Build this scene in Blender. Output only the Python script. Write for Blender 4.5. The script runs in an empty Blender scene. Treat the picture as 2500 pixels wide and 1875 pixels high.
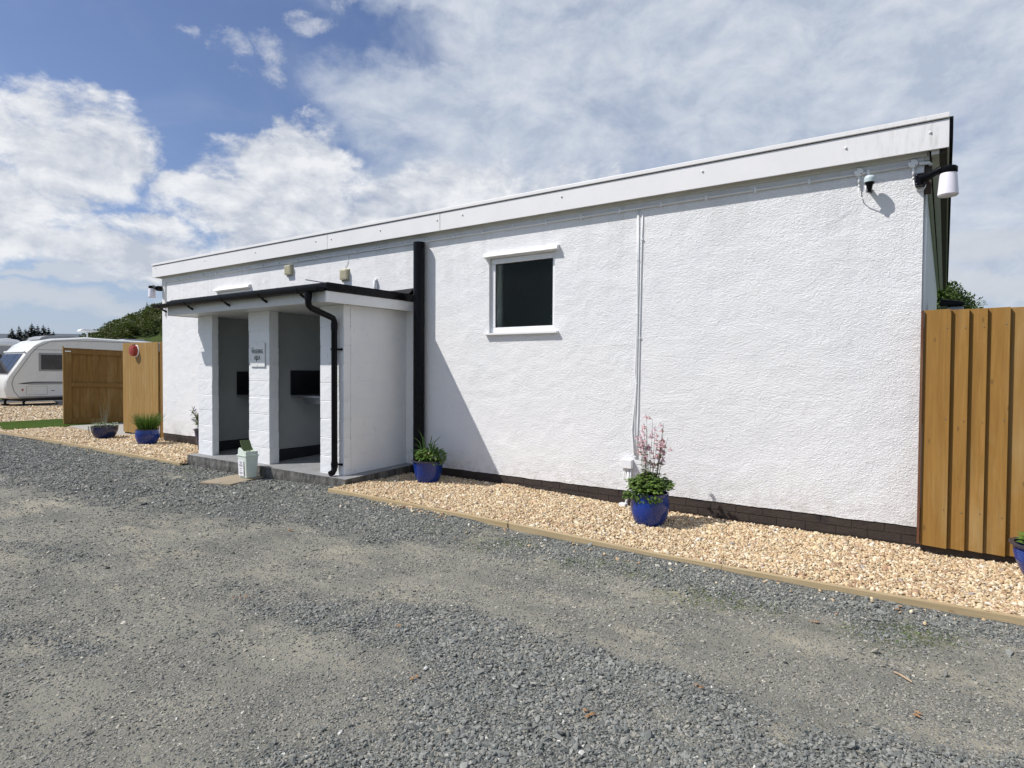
import bpy, bmesh, math, random
import numpy as np
from mathutils import Vector, Matrix, noise as mnoise
random.seed(7); rng = np.random.default_rng(7)
R = math.radians
SC = bpy.context.scene
COL = SC.collection

# ------------------------------------------------------------------ camera
cam = bpy.data.cameras.new('camera'); co = bpy.data.objects.new('camera', cam); COL.objects.link(co)
yaw, pitch, roll = R(34.905), R(-1.339), R(0.294)
F = Vector((-math.sin(yaw)*math.cos(pitch), math.cos(yaw)*math.cos(pitch), math.sin(pitch)))
Rt = F.cross(Vector((0, 0, 1))).normalized(); Up = Rt.cross(F)
R2 = Rt*math.cos(roll)+Up*math.sin(roll); U2 = Up*math.cos(roll)-Rt*math.sin(roll)
M = Matrix((R2, U2, -F)).transposed().to_4x4(); M.translation = (0, 0, 1.42)
co.matrix_world = M
cam.sensor_width = 36; cam.lens = 36*1514.4/2500; cam.clip_end = 6000; cam.clip_start = 0.05
SC.camera = co

# ------------------------------------------------------------------ sun and exposure
SUNV = Vector((-1.1, -1.0, 1.75)).normalized()
sl = bpy.data.lights.new('sun', 'SUN'); so = bpy.data.objects.new('sun', sl); COL.objects.link(so)
sl.energy = 4.2; sl.angle = R(0.55); sl.color = (1.0, 0.955, 0.9)
so.rotation_euler = SUNV.to_track_quat('Z', 'Y').to_euler(); so.location = (-20, -20, 40)
SC.view_settings.view_transform = 'Standard'; SC.view_settings.look = 'None'
SC.view_settings.exposure = 0.22; SC.view_settings.gamma = 1.0
SC.cycles.max_bounces = 6; SC.cycles.diffuse_bounces = 4; SC.cycles.transparent_max_bounces = 6

# ------------------------------------------------------------------ node helpers
class NT:
    def __init__(s, tree): s.t = tree
    def n(s, typ, ins=None, **kw):
        nd = s.t.nodes.new(typ)
        for k, v in kw.items(): setattr(nd, k, v)
        if ins:
            for k, v in ins.items():
                sock = nd.inputs[k]
                if isinstance(v, bpy.types.NodeSocket): s.t.links.new(v, sock)
                else: sock.default_value = v
        return nd
    def math(s, op, a, b=None, c=None, clamp=False):
        nd = s.t.nodes.new('ShaderNodeMath'); nd.operation = op; nd.use_clamp = clamp
        for i, v in enumerate((a, b, c)):
            if v is None: continue
            if isinstance(v, bpy.types.NodeSocket): s.t.links.new(v, nd.inputs[i])
            else: nd.inputs[i].default_value = v
        return nd.outputs[0]
    def mr(s, v, a, b, c=0.0, d=1.0, smooth=False):
        nd = s.n('ShaderNodeMapRange', {'Value': v, 'From Min': a, 'From Max': b, 'To Min': c, 'To Max': d})
        if smooth: nd.interpolation_type = 'SMOOTHSTEP'
        return nd.outputs[0]
    def mix(s, f, a, b, mode='MIX'):
        nd = s.t.nodes.new('ShaderNodeMix'); nd.data_type = 'RGBA'; nd.blend_type = mode
        for i, v in ((0, f), (6, a), (7, b)):
            if isinstance(v, bpy.types.NodeSocket): s.t.links.new(v, nd.inputs[i])
            else: nd.inputs[i].default_value = v if i == 0 else (tuple(v)+(1,))[:4]
        return nd.outputs[2]
    def noise(s, vec, scale, detail=4, rough=.5, dist=0.0):
        return s.n('ShaderNodeTexNoise', {'Vector': vec, 'Scale': scale, 'Detail': detail, 'Roughness': rough, 'Distortion': dist})
    def vmap(s, vec, scale=(1, 1, 1), loc=(0, 0, 0), rot=(0, 0, 0)):
        return s.n('ShaderNodeMapping', {'Vector': vec, 'Scale': scale, 'Location': loc, 'Rotation': rot}).outputs[0]

def newmat(name):
    m = bpy.data.materials.new(name); m.use_nodes = True
    t = NT(m.node_tree); b = m.node_tree.nodes['Principled BSDF']
    return m, t, b
def setb(t, b, **kw):
    for k, v in kw.items():
        k = k.replace('_', ' ')
        if isinstance(v, bpy.types.NodeSocket): t.t.links.new(v, b.inputs[k])
        else:
            if k == 'Base Color' and len(v) == 3: v = tuple(v)+(1,)
            b.inputs[k].default_value = v
def pos(t): return t.n('ShaderNodeNewGeometry').outputs['Position']
def obc(t): return t.n('ShaderNodeTexCoord').outputs['Object']
def bump(t, h, dist, strength=1.0, nrm=None):
    ins = {'Height': h, 'Distance': dist, 'Strength': strength}
    if nrm is not None: ins['Normal'] = nrm
    return t.n('ShaderNodeBump', ins).outputs[0]

def simple(name, col, rough=.5, var=.1, scale=8, bumpd=0.0, bscale=60, spec=.5, metallic=0.0):
    m, t, b = newmat(name); v = obc(t)
    n = t.noise(v, scale, 5, .6).outputs[0]
    c = t.mix(t.mr(n, .3, .7), tuple(x*(1-var) for x in col), tuple(min(1, x*(1+var)) for x in col))
    setb(t, b, Base_Color=c, Roughness=t.mr(n, .3, .7, max(.02, rough-.07), min(1, rough+.07)), Metallic=metallic)
    b.inputs['Specular IOR Level'].default_value = spec
    if bumpd: setb(t, b, Normal=bump(t, t.noise(v, bscale, 4, .6).outputs[0], bumpd))
    return m

# ------------------------------------------------------------------ world: sky texture with broken cloud
w = bpy.data.worlds.new('World'); SC.world = w; w.use_nodes = True
W = NT(w.node_tree)
for nd in list(w.node_tree.nodes): w.node_tree.nodes.remove(nd)
out = W.n('ShaderNodeOutputWorld'); bg = W.n('ShaderNodeBackground')
w.node_tree.links.new(bg.outputs[0], out.inputs[0])
sky = W.n('ShaderNodeTexSky', sky_type='NISHITA', sun_disc=False)
sky.sun_elevation = math.asin(SUNV.z); sky.sun_rotation = math.atan2(SUNV.x, SUNV.y)
sky.altitude = 50; sky.air_density = 1.0; sky.dust_density = .6; sky.ozone_density = 2.2
D = W.n('ShaderNodeTexCoord').outputs['Generated']
sep = W.n('ShaderNodeSeparateXYZ', {0: D})
az = W.math('MULTIPLY', W.math('ARCTAN2', sep.outputs[0], sep.outputs[1]), 57.2958)
el = W.math('MULTIPLY', W.math('ARCSINE', sep.outputs[2]), 57.2958)
ae = W.n('ShaderNodeCombineXYZ', {0: az, 1: el, 2: 0.0}).outputs[0]
aes = W.vmap(ae, (.05, .078, 1))
warp = W.noise(W.vmap(ae, (.10, .16, 1), (3, 1, 0)), 1.0, 6, .6)
wv = W.n('ShaderNodeVectorMath', {0: warp.outputs[1], 1: (.5, .5, .5)}, operation='SUBTRACT').outputs[0]
wv = W.n('ShaderNodeVectorMath', {0: wv, 'Scale': 8.5}, operation='SCALE').outputs[0]
aew = W.n('ShaderNodeVectorMath', {0: ae, 1: wv}, operation='ADD').outputs[0]
sw = W.n('ShaderNodeSeparateXYZ', {0: aew})
def blobs(lst):
    cur = None
    for a0, e0, ra, re in lst:
        dx = W.math('MULTIPLY', W.math('SUBTRACT', sw.outputs[0], a0), 1/ra)
        dy = W.math('MULTIPLY', W.math('SUBTRACT', sw.outputs[1], e0), 1/re)
        q = W.math('MULTIPLY_ADD', dx, dx, W.math('MULTIPLY', dy, dy))
        v = W.math('SUBTRACT', 1.0, q)
        cur = v if cur is None else W.math('MAXIMUM', cur, v)
    return W.math('MAXIMUM', cur, -1.5)
cum = blobs([(-70.5, 16.4, 6.4, 4.6), (-74, 12.3, 6, 4.6), (-68.3, 9.4, 10, 2.3), (-54.8, 16.0, 8.0, 4.6), (-52, 12.0, 13, 4.2),
             (-59.8, 13.4, 5.0, 2.6), (-42.5, 14.3, 12, 4.6), (-30, 13.0, 10, 4)])
veil = blobs([(-33.5, 19.5, 14.5, 6.5), (-8, 27.0, 34, 13), (-43.8, 22.8, 8.0, 3.9), (2, 12.0, 17, 10), (-36, 31.5, 16, 3.0), (40, 22, 40, 18), (-120, 30, 30, 16), (120, 30, 50, 22), (175, 40, 50, 20)])
wisp = blobs([(-58.9, 24.4, 2.0, 1.3), (-56.0, 24.9, 1.8, 1.6), (-53.4, 27.0, 2.3, 1.0), (-50.5, 29.5, 1.3, 1.6), (-62.5, 24.0, 1.3, .8)])
low = blobs([(-71.6, 5.0, 9, 1.3), (-66.5, 4.4, 6, .9), (-3, 8.5, 12, 1.6), (4, 5.5, 10, 1.2), (-68, 7.0, 7, .6)])
n1 = W.noise(W.vmap(ae, (.16, .25, 1)), 1.0, 12, .62, .25).outputs[0]
n1s = W.noise(W.vmap(ae, (.16, .25, 1), (.10, -.20, 0)), 1.0, 9, .60, .25).outputs[0]
n2 = W.noise(W.vmap(ae, (.10, .16, 1), (7, 2, 3)), 1.0, 9, .56, .35).outputs[0]
n3 = W.noise(W.vmap(ae, (.3, .42, 1), (1, 5, 9)), 1.0, 12, .7, .2).outputs[0]
n1c = W.math('SUBTRACT', n1, .5); n2c = W.math('SUBTRACT', n2, .5); n3c = W.math('SUBTRACT', n3, .5)
cm = W.mr(W.math('ADD', W.math('ADD', cum, W.math('MULTIPLY', n1c, 2.7)), W.math('MULTIPLY', n3c, .9)), -.12, .62, 0, .97, True)
vm = W.mr(W.math('ADD', veil, W.math('MULTIPLY', n2c, 2.3)), -.62, .72, 0, .90, True)
wm = W.mr(W.math('ADD', wisp, W.math('MULTIPLY', n3c, 5.0)), .1, 2.0, 0, .72, True)
lm = W.mr(W.math('ADD', low, W.math('MULTIPLY', n2c, 2.2)), -.2, .9, 0, .7, True)
haze = W.mr(el, 0, 13, .78, .0, True)
thin = W.mr(n2, .45, .8, 0, .18, True)
# cloud shading: bright tops and lit billows, grey hollows
bil = W.noise(W.vmap(ae, (.22, .34, 1), (0, .55, 4)), 1.0, 8, .58, .3).outputs[0]
rel = W.math('SUBTRACT', n1, n1s)
shade = W.math('ADD', W.math('MULTIPLY', rel, 3.4), W.mr(bil, .33, .66, .15, .85))
shade = W.math('ADD', shade, W.math('MULTIPLY', n3c, .6), clamp=True)
ccol = W.mix(shade, (5.6, 6.05, 6.95), (9.1, 9.25, 9.55))
vcol = W.mix(W.math('ADD', W.mr(n1, .34, .68), W.math('MULTIPLY', rel, 1.3), clamp=True), (5.0, 5.75, 6.95), (7.4, 7.85, 8.6))
base = W.mix(1.0, sky.outputs[0], (1.02, 1.0, 1.14), 'MULTIPLY')
c = W.mix(haze, base, (4.5, 5.4, 6.9))
c = W.mix(thin, c, (5.5, 6.2, 7.5))
c = W.mix(vm, c, vcol)
c = W.mix(wm, c, (7.0, 7.3, 8.0))
c = W.mix(lm, c, (6.6, 6.9, 7.4))
c = W.mix(cm, c, ccol)
c = W.mix(W.mr(el, -2, 0), (1.6, 1.6, 1.5), c)
w.node_tree.links.new(c, bg.inputs[0]); bg.inputs[1].default_value = .082

# ------------------------------------------------------------------ mesh builder
class MB:
    def __init__(s): s.v = []; s.f = []
    def add(s, vs, fs):
        o = len(s.v); s.v += [tuple(v) for v in vs]; s.f += [tuple(i+o for i in f) for f in fs]; return s
    def box(s, x0, x1, y0, y1, z0, z1, jit=0):
        v = [(x, y, z) for x in (x0, x1) for y in (y0, y1) for z in (z0, z1)]
        if jit: v = [tuple(c+random.uniform(-jit, jit) for c in p) for p in v]
        return s.add(v, [(0, 1, 3, 2), (4, 6, 7, 5), (0, 4, 5, 1), (2, 3, 7, 6), (0, 2, 6, 4), (1, 5, 7, 3)])
    def prism(s, pts, axis, a0, a1):
        n = len(pts)
        def P(p, a):
            return {'x': (a, p[0], p[1]), 'y': (p[0], a, p[1]), 'z': (p[0], p[1], a)}[axis]
        v = [P(p, a0) for p in pts]+[P(p, a1) for p in pts]
        f = [tuple(range(n)), tuple(range(2*n-1, n-1, -1))]+[(i, i+n, (i+1) % n+n, (i+1) % n) for i in range(n)]
        return s.add(v, f)
    def lathe(s, prof, c=(0, 0, 0), seg=32, cap=True, axis='z'):
        v = []; n = len(prof)
        for r, z in prof:
            for k in range(seg):
                a = 2*math.pi*k/seg; p = (r*math.cos(a), r*math.sin(a), z)
                if axis == 'y': p = (p[0], z, p[1])
                if axis == 'x': p = (z, p[0], p[1])
                v.append((c[0]+p[0], c[1]+p[1], c[2]+p[2]))
        f = [(i*seg+k, i*seg+(k+1) % seg, (i+1)*seg+(k+1) % seg, (i+1)*seg+k) for i in range(n-1) for k in range(seg)]
        if cap: f += [tuple(range(seg-1, -1, -1)), tuple((n-1)*seg+k for k in range(seg))]
        return s.add(v, f)
    def tube(s, pts, r, seg=10, cap=True):
        pts = [Vector(p) for p in pts]; n = len(pts); rs = r if isinstance(r, (list, tuple)) else [r]*n
        v = []; prev = None
        for i, p in enumerate(pts):
            d = (pts[min(i+1, n-1)]-pts[max(i-1, 0)]).normalized()
            if prev is None:
                a = d.orthogonal().normalized()
            else:
                a = (prev-d*prev.dot(d)).normalized()
            prev = a; b = d.cross(a)
            for k in range(seg):
                t = 2*math.pi*k/seg; v.append(p+(a*math.cos(t)+b*math.sin(t))*rs[i])
        f = [(i*seg+k, i*seg+(k+1) % seg, (i+1)*seg+(k+1) % seg, (i+1)*seg+k) for i in range(n-1) for k in range(seg)]
        if cap: f += [tuple(range(seg-1, -1, -1)), tuple((n-1)*seg+k for k in range(seg))]
        return s.add(v, f)
    def leaf(s, p, d, up, L, wd, fold=.25, droop=0.3):
        p = Vector(p); d = Vector(d).normalized(); sd = d.cross(Vector(up))
        if sd.length < 1e-3: sd = d.orthogonal()
        sd.normalize(); u = sd.cross(d)
        m = p+d*L*.5+u*(fold*wd); e = p+d*L-u*droop*L*.4
        return s.add([p, p+d*L*.45+sd*wd*.5, e, p+d*L*.45-sd*wd*.5, m], [(0, 1, 4), (1, 2, 4), (2, 3, 4), (3, 0, 4)])
    def blade(s, pts, wd, sd=None):
        pts = [Vector(p) for p in pts]; n = len(pts); v = []
        sd = Vector(sd) if sd is not None else (pts[-1]-pts[0]).cross(Vector((random.uniform(-1, 1), random.uniform(-1, 1), .2))).normalized()
        for i, p in enumerate(pts):
            k = wd*.5*(1-(i/(n-1))**2*.92); v += [p-sd*k, p+sd*k]
        return s.add(v, [(2*i, 2*i+1, 2*i+3, 2*i+2) for i in range(n-1)])
    def build(s, name, m, parent=None, smooth=False, bevel=0.0, loc=None):
        me = bpy.data.meshes.new(name); me.from_pydata(s.v, [], s.f); me.update()
        bm = bmesh.new(); bm.from_mesh(me); bmesh.ops.recalc_face_normals(bm, faces=bm.faces)
        if bevel:
            es = [e for e in bm.edges if len(e.link_faces) == 2 and e.calc_face_angle(0) > .6]
            bmesh.ops.bevel(bm, geom=es, offset=bevel, segments=2, affect='EDGES', profile=.6)
        bm.to_mesh(me); bm.free()
        if m is not None: me.materials.append(m)
        if smooth:
            for p in me.polygons: p.use_smooth = True
        o = bpy.data.objects.new(name, me); COL.objects.link(o)
        if parent is not None:
            o.parent = parent
            # parents sit at their own base with no rotation: vertices are world coordinates
            o.matrix_parent_inverse = parent_world(parent).inverted()
        return o
def parent_world(p):
    m = Matrix.Translation(p.location) @ p.rotation_euler.to_matrix().to_4x4()
    if p.parent: m = parent_world(p.parent) @ p.matrix_parent_inverse @ m
    return m
def tag(o, label=None, cat=None, group=None, kind=None):
    if label: o['label'] = label
    if cat: o['category'] = cat
    if group: o['group'] = group
    if kind: o['kind'] = kind
    return o
def thing(name, label, cat, loc, group=None):
    o = bpy.data.objects.new(name, None); COL.objects.link(o); o.location = loc; o.empty_display_size = .1
    return tag(o, label, cat, group)
def smooth_by_angle(o, ang=40):
    me = o.data
    for p in me.polygons: p.use_smooth = True
    bm = bmesh.new(); bm.from_mesh(me)
    for e in bm.edges:
        if len(e.link_faces) == 2 and e.calc_face_angle(0) > R(ang): e.smooth = False
    bm.to_mesh(me); bm.free()

# ------------------------------------------------------------------ materials
def m_render(name, rough_scale=1.08, bd=.0108):
    m, t, b = newmat(name); p = pos(t)
    big = t.noise(p, 1.3, 4, .6).outputs[0]
    # dragged ripples of masonry paint over roughcast, stronger towards the right end
    v1 = t.vmap(p, (38*rough_scale, 30, 62*rough_scale), rot=(0, R(18), 0))
    r1 = t.noise(v1, 1.0, 3, .55, 1.2).outputs[0]
    r2 = t.noise(t.vmap(p, (95, 60, 130), rot=(0, R(-12), 0)), 1.0, 3, .6, .4).outputs[0]
    r3 = t.noise(p, 7, 3, .5).outputs[0]
    sx = t.n('ShaderNodeSeparateXYZ', {0: p}).outputs[0]
    k = t.mr(sx, -9, -2.0, .4, 1.15)
    h = t.math('ADD', t.math('MULTIPLY', r1, .75), t.math('MULTIPLY', r2, .3))
    r4 = t.noise(t.vmap(p, (2.2, 2, 3.4), rot=(0, R(20), 0)), 1.0, 4, .55, .6).outputs[0]
    h = t.math('ADD', t.math('MULTIPLY', h, k), t.math('ADD', t.math('MULTIPLY', r3, .7), t.math('MULTIPLY', r4, t.mr(sx, -6.5, -4.5, .8, 1.35))))
    c = t.mix(t.mr(big, .3, .7), (.775, .785, .80), (.815, .815, .82))
    c = t.mix(t.mr(r1, .3, .5, .10, 0), c, (.60, .61, .64))
    c = t.mix(t.mr(r4, .36, .62, .16, 0), c, (.66, .67, .70))
    sz_ = t.n('ShaderNodeSeparateXYZ', {0: p}).outputs[2]
    strk = t.noise(t.vmap(p, (7, 5, .5)), 1.0, 5, .6).outputs[0]
    c = t.mix(t.math('MULTIPLY', t.mr(strk, .50, .70, 0, .30), t.mr(sz_, 1.6, 3.1, .15, 1)), c, (.50, .51, .50))
    c = t.mix(t.math('MULTIPLY', t.mr(t.noise(p, 12, 5, .7).outputs[0], .45, .7, 0, .55), t.mr(sz_, .17, .45, 1, 0)), c, (.42, .38, .33))
    # splash grime low on the wall and odd specks
    sp = t.noise(p, 55, 2, .5).outputs[0]
    c = t.mix(t.mr(sp, .71, .75, 0, .45), c, (.35, .34, .33))
    setb(t, b, Base_Color=c, Roughness=.62, Normal=bump(t, h, bd, 1.0))
    return m
M_WALL = m_render('painted_roughcast')
def m_block():
    m, t, b = newmat('painted_blockwork'); p = pos(t)
    n = t.noise(p, 45, 5, .65).outputs[0]; n2 = t.noise(p, 6, 4, .6).outputs[0]
    z = t.n('ShaderNodeSeparateXYZ', {0: p}).outputs[2]
    zz = t.math('ADD', z, t.math('MULTIPLY', t.math('SUBTRACT', n2, .5), .02))
    fr = t.math('FRACT', t.math('DIVIDE', t.math('SUBTRACT', zz, .145), .225))
    j = t.math('ABSOLUTE', t.math('SUBTRACT', fr, .5))
    jj = t.mr(j, .475, .5, 0, 1, True)
    faint = t.mr(t.noise(t.vmap(p, (3, 3, .6)), 1.0, 3).outputs[0], .42, .6)
    h = t.math('SUBTRACT', t.math('MULTIPLY', n, .45), t.math('MULTIPLY', jj, t.math('MULTIPLY', faint, .4)))
    c = t.mix(t.mr(n2, .3, .7), (.735, .75, .77), (.79, .795, .80))
    c = t.mix(t.math('MULTIPLY', jj, t.math('MULTIPLY', faint, .10)), c, (.4, .42, .44))
    pit = t.noise(t.vmap(p, (30, 30, 12)), 1.0, 2, .5).outputs[0]
    c = t.mix(t.mr(pit, .70, .74, 0, .35), c, (.4, .4, .38))
    setb(t, b, Base_Color=c, Roughness=.6, Normal=bump(t, h, .006))
    return m
M_BLOCK = m_block()
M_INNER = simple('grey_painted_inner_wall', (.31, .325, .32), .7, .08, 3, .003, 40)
def m_fascia():
    m, t, b = newmat('white_cladding'); p = pos(t)
    sx = t.n('ShaderNodeSeparateXYZ', {0: p}); n = t.noise(p, 3, 5, .6).outputs[0]
    st = t.noise(t.vmap(p, (26, 10, 4)), 1.0, 5, .65).outputs[0]
    g = t.math('MULTIPLY', t.mr(st, .5, .72), t.mr(sx.outputs[0], -.9, -.15, 0, .42))
    c = t.mix(t.mr(n, .3, .7), (.76, .755, .76), (.81, .80, .805))
    c = t.mix(g, c, (.33, .34, .29))
    st2 = t.noise(t.vmap(p, (9, 5, 22)), 1.0, 6, .7).outputs[0]
    c = t.mix(t.mr(st2, .64, .8, 0, .14), c, (.5, .5, .48))
    setb(t, b, Base_Color=c, Roughness=.42)
    return m
M_FASCIA = m_fascia()
M_UPVC = simple('white_upvc', (.80, .81, .82), .32, .03)
M_WPLAST = simple('white_plastic', (.78, .79, .80), .4, .04)
M_BEIGE = simple('yellowed_plastic', (.52, .48, .34), .5, .12, 20)
M_BLACK = simple('black_gutter_plastic', (.004, .004, .006), .3, .3, 10, spec=.16)
M_FELT = simple('black_roof_felt', (.014, .014, .018), .8, .3, 30, .002, spec=.2)
M_PFAS = simple('shade_greyed_white_trim', (.60, .60, .58), .4, .05)  # white porch trim, its colour greyed to carry the shade under the gutter
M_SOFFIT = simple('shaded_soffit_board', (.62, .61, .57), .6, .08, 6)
M_DARKWOOD = simple('dark_roof_timber', (.06, .045, .035), .8, .4, 12)
M_STEEL = simple('brushed_steel', (.35, .36, .38), .35, .1, metallic=.9)
M_PANEL = simple('black_splash_panel', (.012, .013, .016), .35, .2)
M_DKPAINT = simple('dark_grey_floor_paint', (.014, .015, .02), .6, .3, 9, .002)

def m_brick():
    m, t, b = newmat('brown_painted_brick'); p = pos(t)
    n = t.noise(p, 30, 5, .65).outputs[0]; n2 = t.noise(p, 3.5, 4, .6).outputs[0]; n3 = t.noise(t.vmap(p, (4, 4, 9)), 1.0, 3).outputs[0]
    c = t.mix(t.mr(n2, .3, .7), (.026, .018, .014), (.048, .034, .027))
    c = t.mix(t.mr(n, .62, .75, 0, .35), c, (.13, .11, .10))
    c = t.mix(t.mr(n3, .62, .7, 0, .8), c, (.012, .010, .012))
    setb(t, b, Base_Color=c, Roughness=.72, Normal=bump(t, n, .005))
    return m
M_BRICK = m_brick()
def m_concrete(name, a, b_, dirt=.0):
    m, t, b = newmat(name); p = pos(t)
    n = t.noise(p, 5, 6, .65).outputs[0]; f = t.noise(p, 60, 4, .6).outputs[0]; s = t.noise(t.vmap(p, (14, 14, 5)), 1.0, 5, .65, .4).outputs[0]
    c = t.mix(t.mr(n, .3, .7), a, b_)
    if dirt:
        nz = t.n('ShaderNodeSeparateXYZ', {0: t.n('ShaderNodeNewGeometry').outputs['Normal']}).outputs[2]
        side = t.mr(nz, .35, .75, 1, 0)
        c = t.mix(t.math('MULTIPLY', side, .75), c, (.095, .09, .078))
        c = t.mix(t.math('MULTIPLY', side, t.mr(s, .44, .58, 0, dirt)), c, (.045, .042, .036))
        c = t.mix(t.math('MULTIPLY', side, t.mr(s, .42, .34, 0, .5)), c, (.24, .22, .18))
    c = t.mix(t.mr(f, .35, .65, .18, 0), c, (.05, .05, .05))
    setb(t, b, Base_Color=c, Roughness=.85, Normal=bump(t, t.math('ADD', f, t.math('MULTIPLY', s, dirt*2)), .006))
    return m
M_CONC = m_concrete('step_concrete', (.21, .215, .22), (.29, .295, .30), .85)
M_PAVE = m_concrete('path_concrete', (.36, .345, .31), (.44, .425, .385))

def m_wood(name, dark, light, grain_axis='z', knots=True, rough=.62, sc=1.0):
    m, t, b = newmat(name); v = obc(t)
    rnd = t.n('ShaderNodeObjectInfo').outputs['Random']
    off = t.n('ShaderNodeCombineXYZ', {0: t.math('MULTIPLY', rnd, 17), 1: t.math('MULTIPLY', rnd, 7), 2: t.math('MULTIPLY', rnd, 31)}).outputs[0]
    v = t.n('ShaderNodeVectorMath', {0: v, 1: off}, operation='ADD').outputs[0]
    s = {'z': (26, 26, 1.3), 'x': (1.3, 26, 26), 'y': (26, 1.3, 26)}[grain_axis]
    g = t.noise(t.vmap(v, tuple(x*sc for x in s)), 1.0, 6, .62, .9).outputs[0]
    g2 = t.noise(t.vmap(v, tuple(x*sc*3.2 for x in s)), 1.0, 3, .6).outputs[0]
    bl = t.noise(v, 2.2, 4, .6).outputs[0]
    c = t.mix(t.mr(g, .32, .68), dark, light)
    c = t.mix(t.mr(g2, .35, .65, .22, 0), c, tuple(x*.55 for x in dark))
    c = t.mix(t.mr(bl, .35, .7, .28, 0), c, tuple(x*.72 for x in dark))
    c = t.mix(t.mr(rnd, 0, 1, 0, .5), c, tuple(x*.72 for x in light))
    bl2 = t.noise(t.vmap(v, (3, 3, .8)), 1.0, 5, .65, .5).outputs[0]
    c = t.mix(t.mr(bl2, .50, .74, 0, .35), c, (.42, .33, .17))
    if knots:
        ks = {'z': (9, 9, 3.2), 'x': (3.2, 9, 9), 'y': (9, 3.2, 9)}[grain_axis]
        vo = t.n('ShaderNodeTexVoronoi', {'Vector': t.vmap(v, ks), 'Scale': 1.0})
        k = t.mr(vo.outputs['Distance'], .04, .10, .55, 0, True)
        c = t.mix(k, c, (.09, .05, .02))
    setb(t, b, Base_Color=c, Roughness=rough, Normal=bump(t, t.math('ADD', g, t.math('MULTIPLY', g2, .6)), .002)); b.inputs['Specular IOR Level'].default_value = .18
    return m
M_FENCE = m_wood('golden_fence_boards', (.230, .118, .027), (.375, .208, .056))
M_FENCE2 = m_wood('pale_pine_boards', (.30, .175, .052), (.42, .265, .095))
M_GATEW = m_wood('brown_gate_boards', (.17, .088, .022), (.29, .165, .048))
M_POSTW = m_wood('reddish_post', (.13, .055, .03), (.20, .09, .05))
M_EDGEW = m_wood('pale_edging_timber', (.40, .30, .17), (.54, .43, .26), 'x')
M_PLANK = m_wood('weathered_plank', (.30, .25, .18), (.42, .36, .27), 'y', False)

def m_glaze(name, col):
    m, t, b = newmat(name); v = obc(t)
    n = t.noise(v, 6, 4, .6).outputs[0]; f = t.noise(v, 130, 2).outputs[0]
    c = t.mix(t.mr(n, .3, .7), tuple(x*.75 for x in col), tuple(x*1.3 for x in col))
    c = t.mix(t.mr(f, .66, .72, 0, .35), c, (.12, .16, .28))
    setb(t, b, Base_Color=c, Roughness=t.mr(n, .3, .7, .16, .3), Normal=bump(t, n, .004))
    b.inputs['Coat Weight'].default_value = .3; b.inputs['Coat Roughness'].default_value = .12
    return m
M_POT = m_glaze('cobalt_glaze', (.003, .026, .19))
M_POT_D = m_glaze('dark_navy_glaze', (.010, .014, .06))
M_POT_B = m_glaze('deep_blue_glaze', (.004, .017, .085))
M_RIM = simple('dark_glazed_rim', (.035, .035, .05), .3, .2)
M_SOIL = simple('potting_soil', (.03, .022, .015), .9, .4, 40, .01)
def m_leaf(name, a, b_, tr=.25):
    m, t, b = newmat(name); p = pos(t)
    n = t.noise(p, 21, 3, .6).outputs[0]; n2 = t.noise(p, 90, 2, .5).outputs[0]
    c = t.mix(t.mr(n, .3, .7), a, b_); c = t.mix(t.mr(n2, .35, .65, .35, 0), c, tuple(x*.55 for x in a))
    setb(t, b, Base_Color=c, Roughness=.5)
    tl = t.n('ShaderNodeBsdfTranslucent', {'Color': c}); mx = t.n('ShaderNodeMixShader', {0: tr, 1: b.outputs[0], 2: tl.outputs[0]})
    t.t.links.new(mx.outputs[0], t.t.nodes['Material Output'].inputs[0])
    return m
M_LEAF = m_leaf('fresh_green_leaf', (.095, .175, .022), (.17, .27, .045))
M_LEAFD = m_leaf('dark_green_leaf', (.05, .10, .016), (.095, .165, .028))
M_BLADE = m_leaf('grassy_blade', (.06, .14, .014), (.13, .25, .032))
M_SILV = m_leaf('silver_green_leaf', (.22, .27, .20), (.42, .46, .38))
M_STEM = simple('brownish_stem', (.10, .075, .04), .7, .3)
M_PINK = m_leaf('pink_petal', (.48, .24, .25), (.68, .46, .48), .35)
M_PALEPINK = m_leaf('pale_pink_petal', (.60, .35, .42), (.80, .58, .62), .35)
M_PURP = m_leaf('purple_petal', (.10, .08, .25), (.2, .16, .4))
M_YEL = m_leaf('pale_yellow_petal', (.7, .65, .3), (.85, .8, .5))
M_TREEL = m_leaf('tree_leaf_green', (.05, .095, .014), (.12, .185, .032))
M_WOODL = m_leaf('woodland_leaf_green', (.055, .085, .012), (.13, .155, .026))
M_CONIF = m_leaf('conifer_needle_green', (.007, .013, .010), (.016, .026, .018), .05)
M_BARK = simple('tree_bark', (.07, .055, .04), .9, .3, 12, .01)

def m_glass(name, col, rough=.05, ripple=0.0, spec=.5):
    m, t, b = newmat(name); v = obc(t)
    n = t.noise(t.vmap(v, (60, 1, 14)), 1.0, 4, .6, .5).outputs[0]
    lg = t.noise(v, 3.0, 3, .5).outputs[0]
    c = t.mix(t.mr(lg, .35, .65), tuple(x*.5 for x in col), tuple(x*1.6 for x in col))
    c = t.mix(t.mr(n, .55, .7, 0, .35), c, tuple(x*3 for x in col))
    setb(t, b, Base_Color=c, Roughness=rough)
    b.inputs['Specular IOR Level'].default_value = spec
    if ripple: setb(t, b, Normal=bump(t, n, ripple))
    return m
def m_obscure():
    m, t, b = newmat('obscure_window_glass'); v = obc(t)
    n = t.noise(t.vmap(v, (55, 1, 16)), 1.0, 4, .6, .5).outputs[0]
    setb(t, b, Base_Color=(.52, .62, .60), Roughness=.34, Normal=bump(t, n, .004)); b.inputs['Transmission Weight'].default_value = 1; b.inputs['IOR'].default_value = 1.25
    return m
M_OBSCURE = m_obscure()
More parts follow.
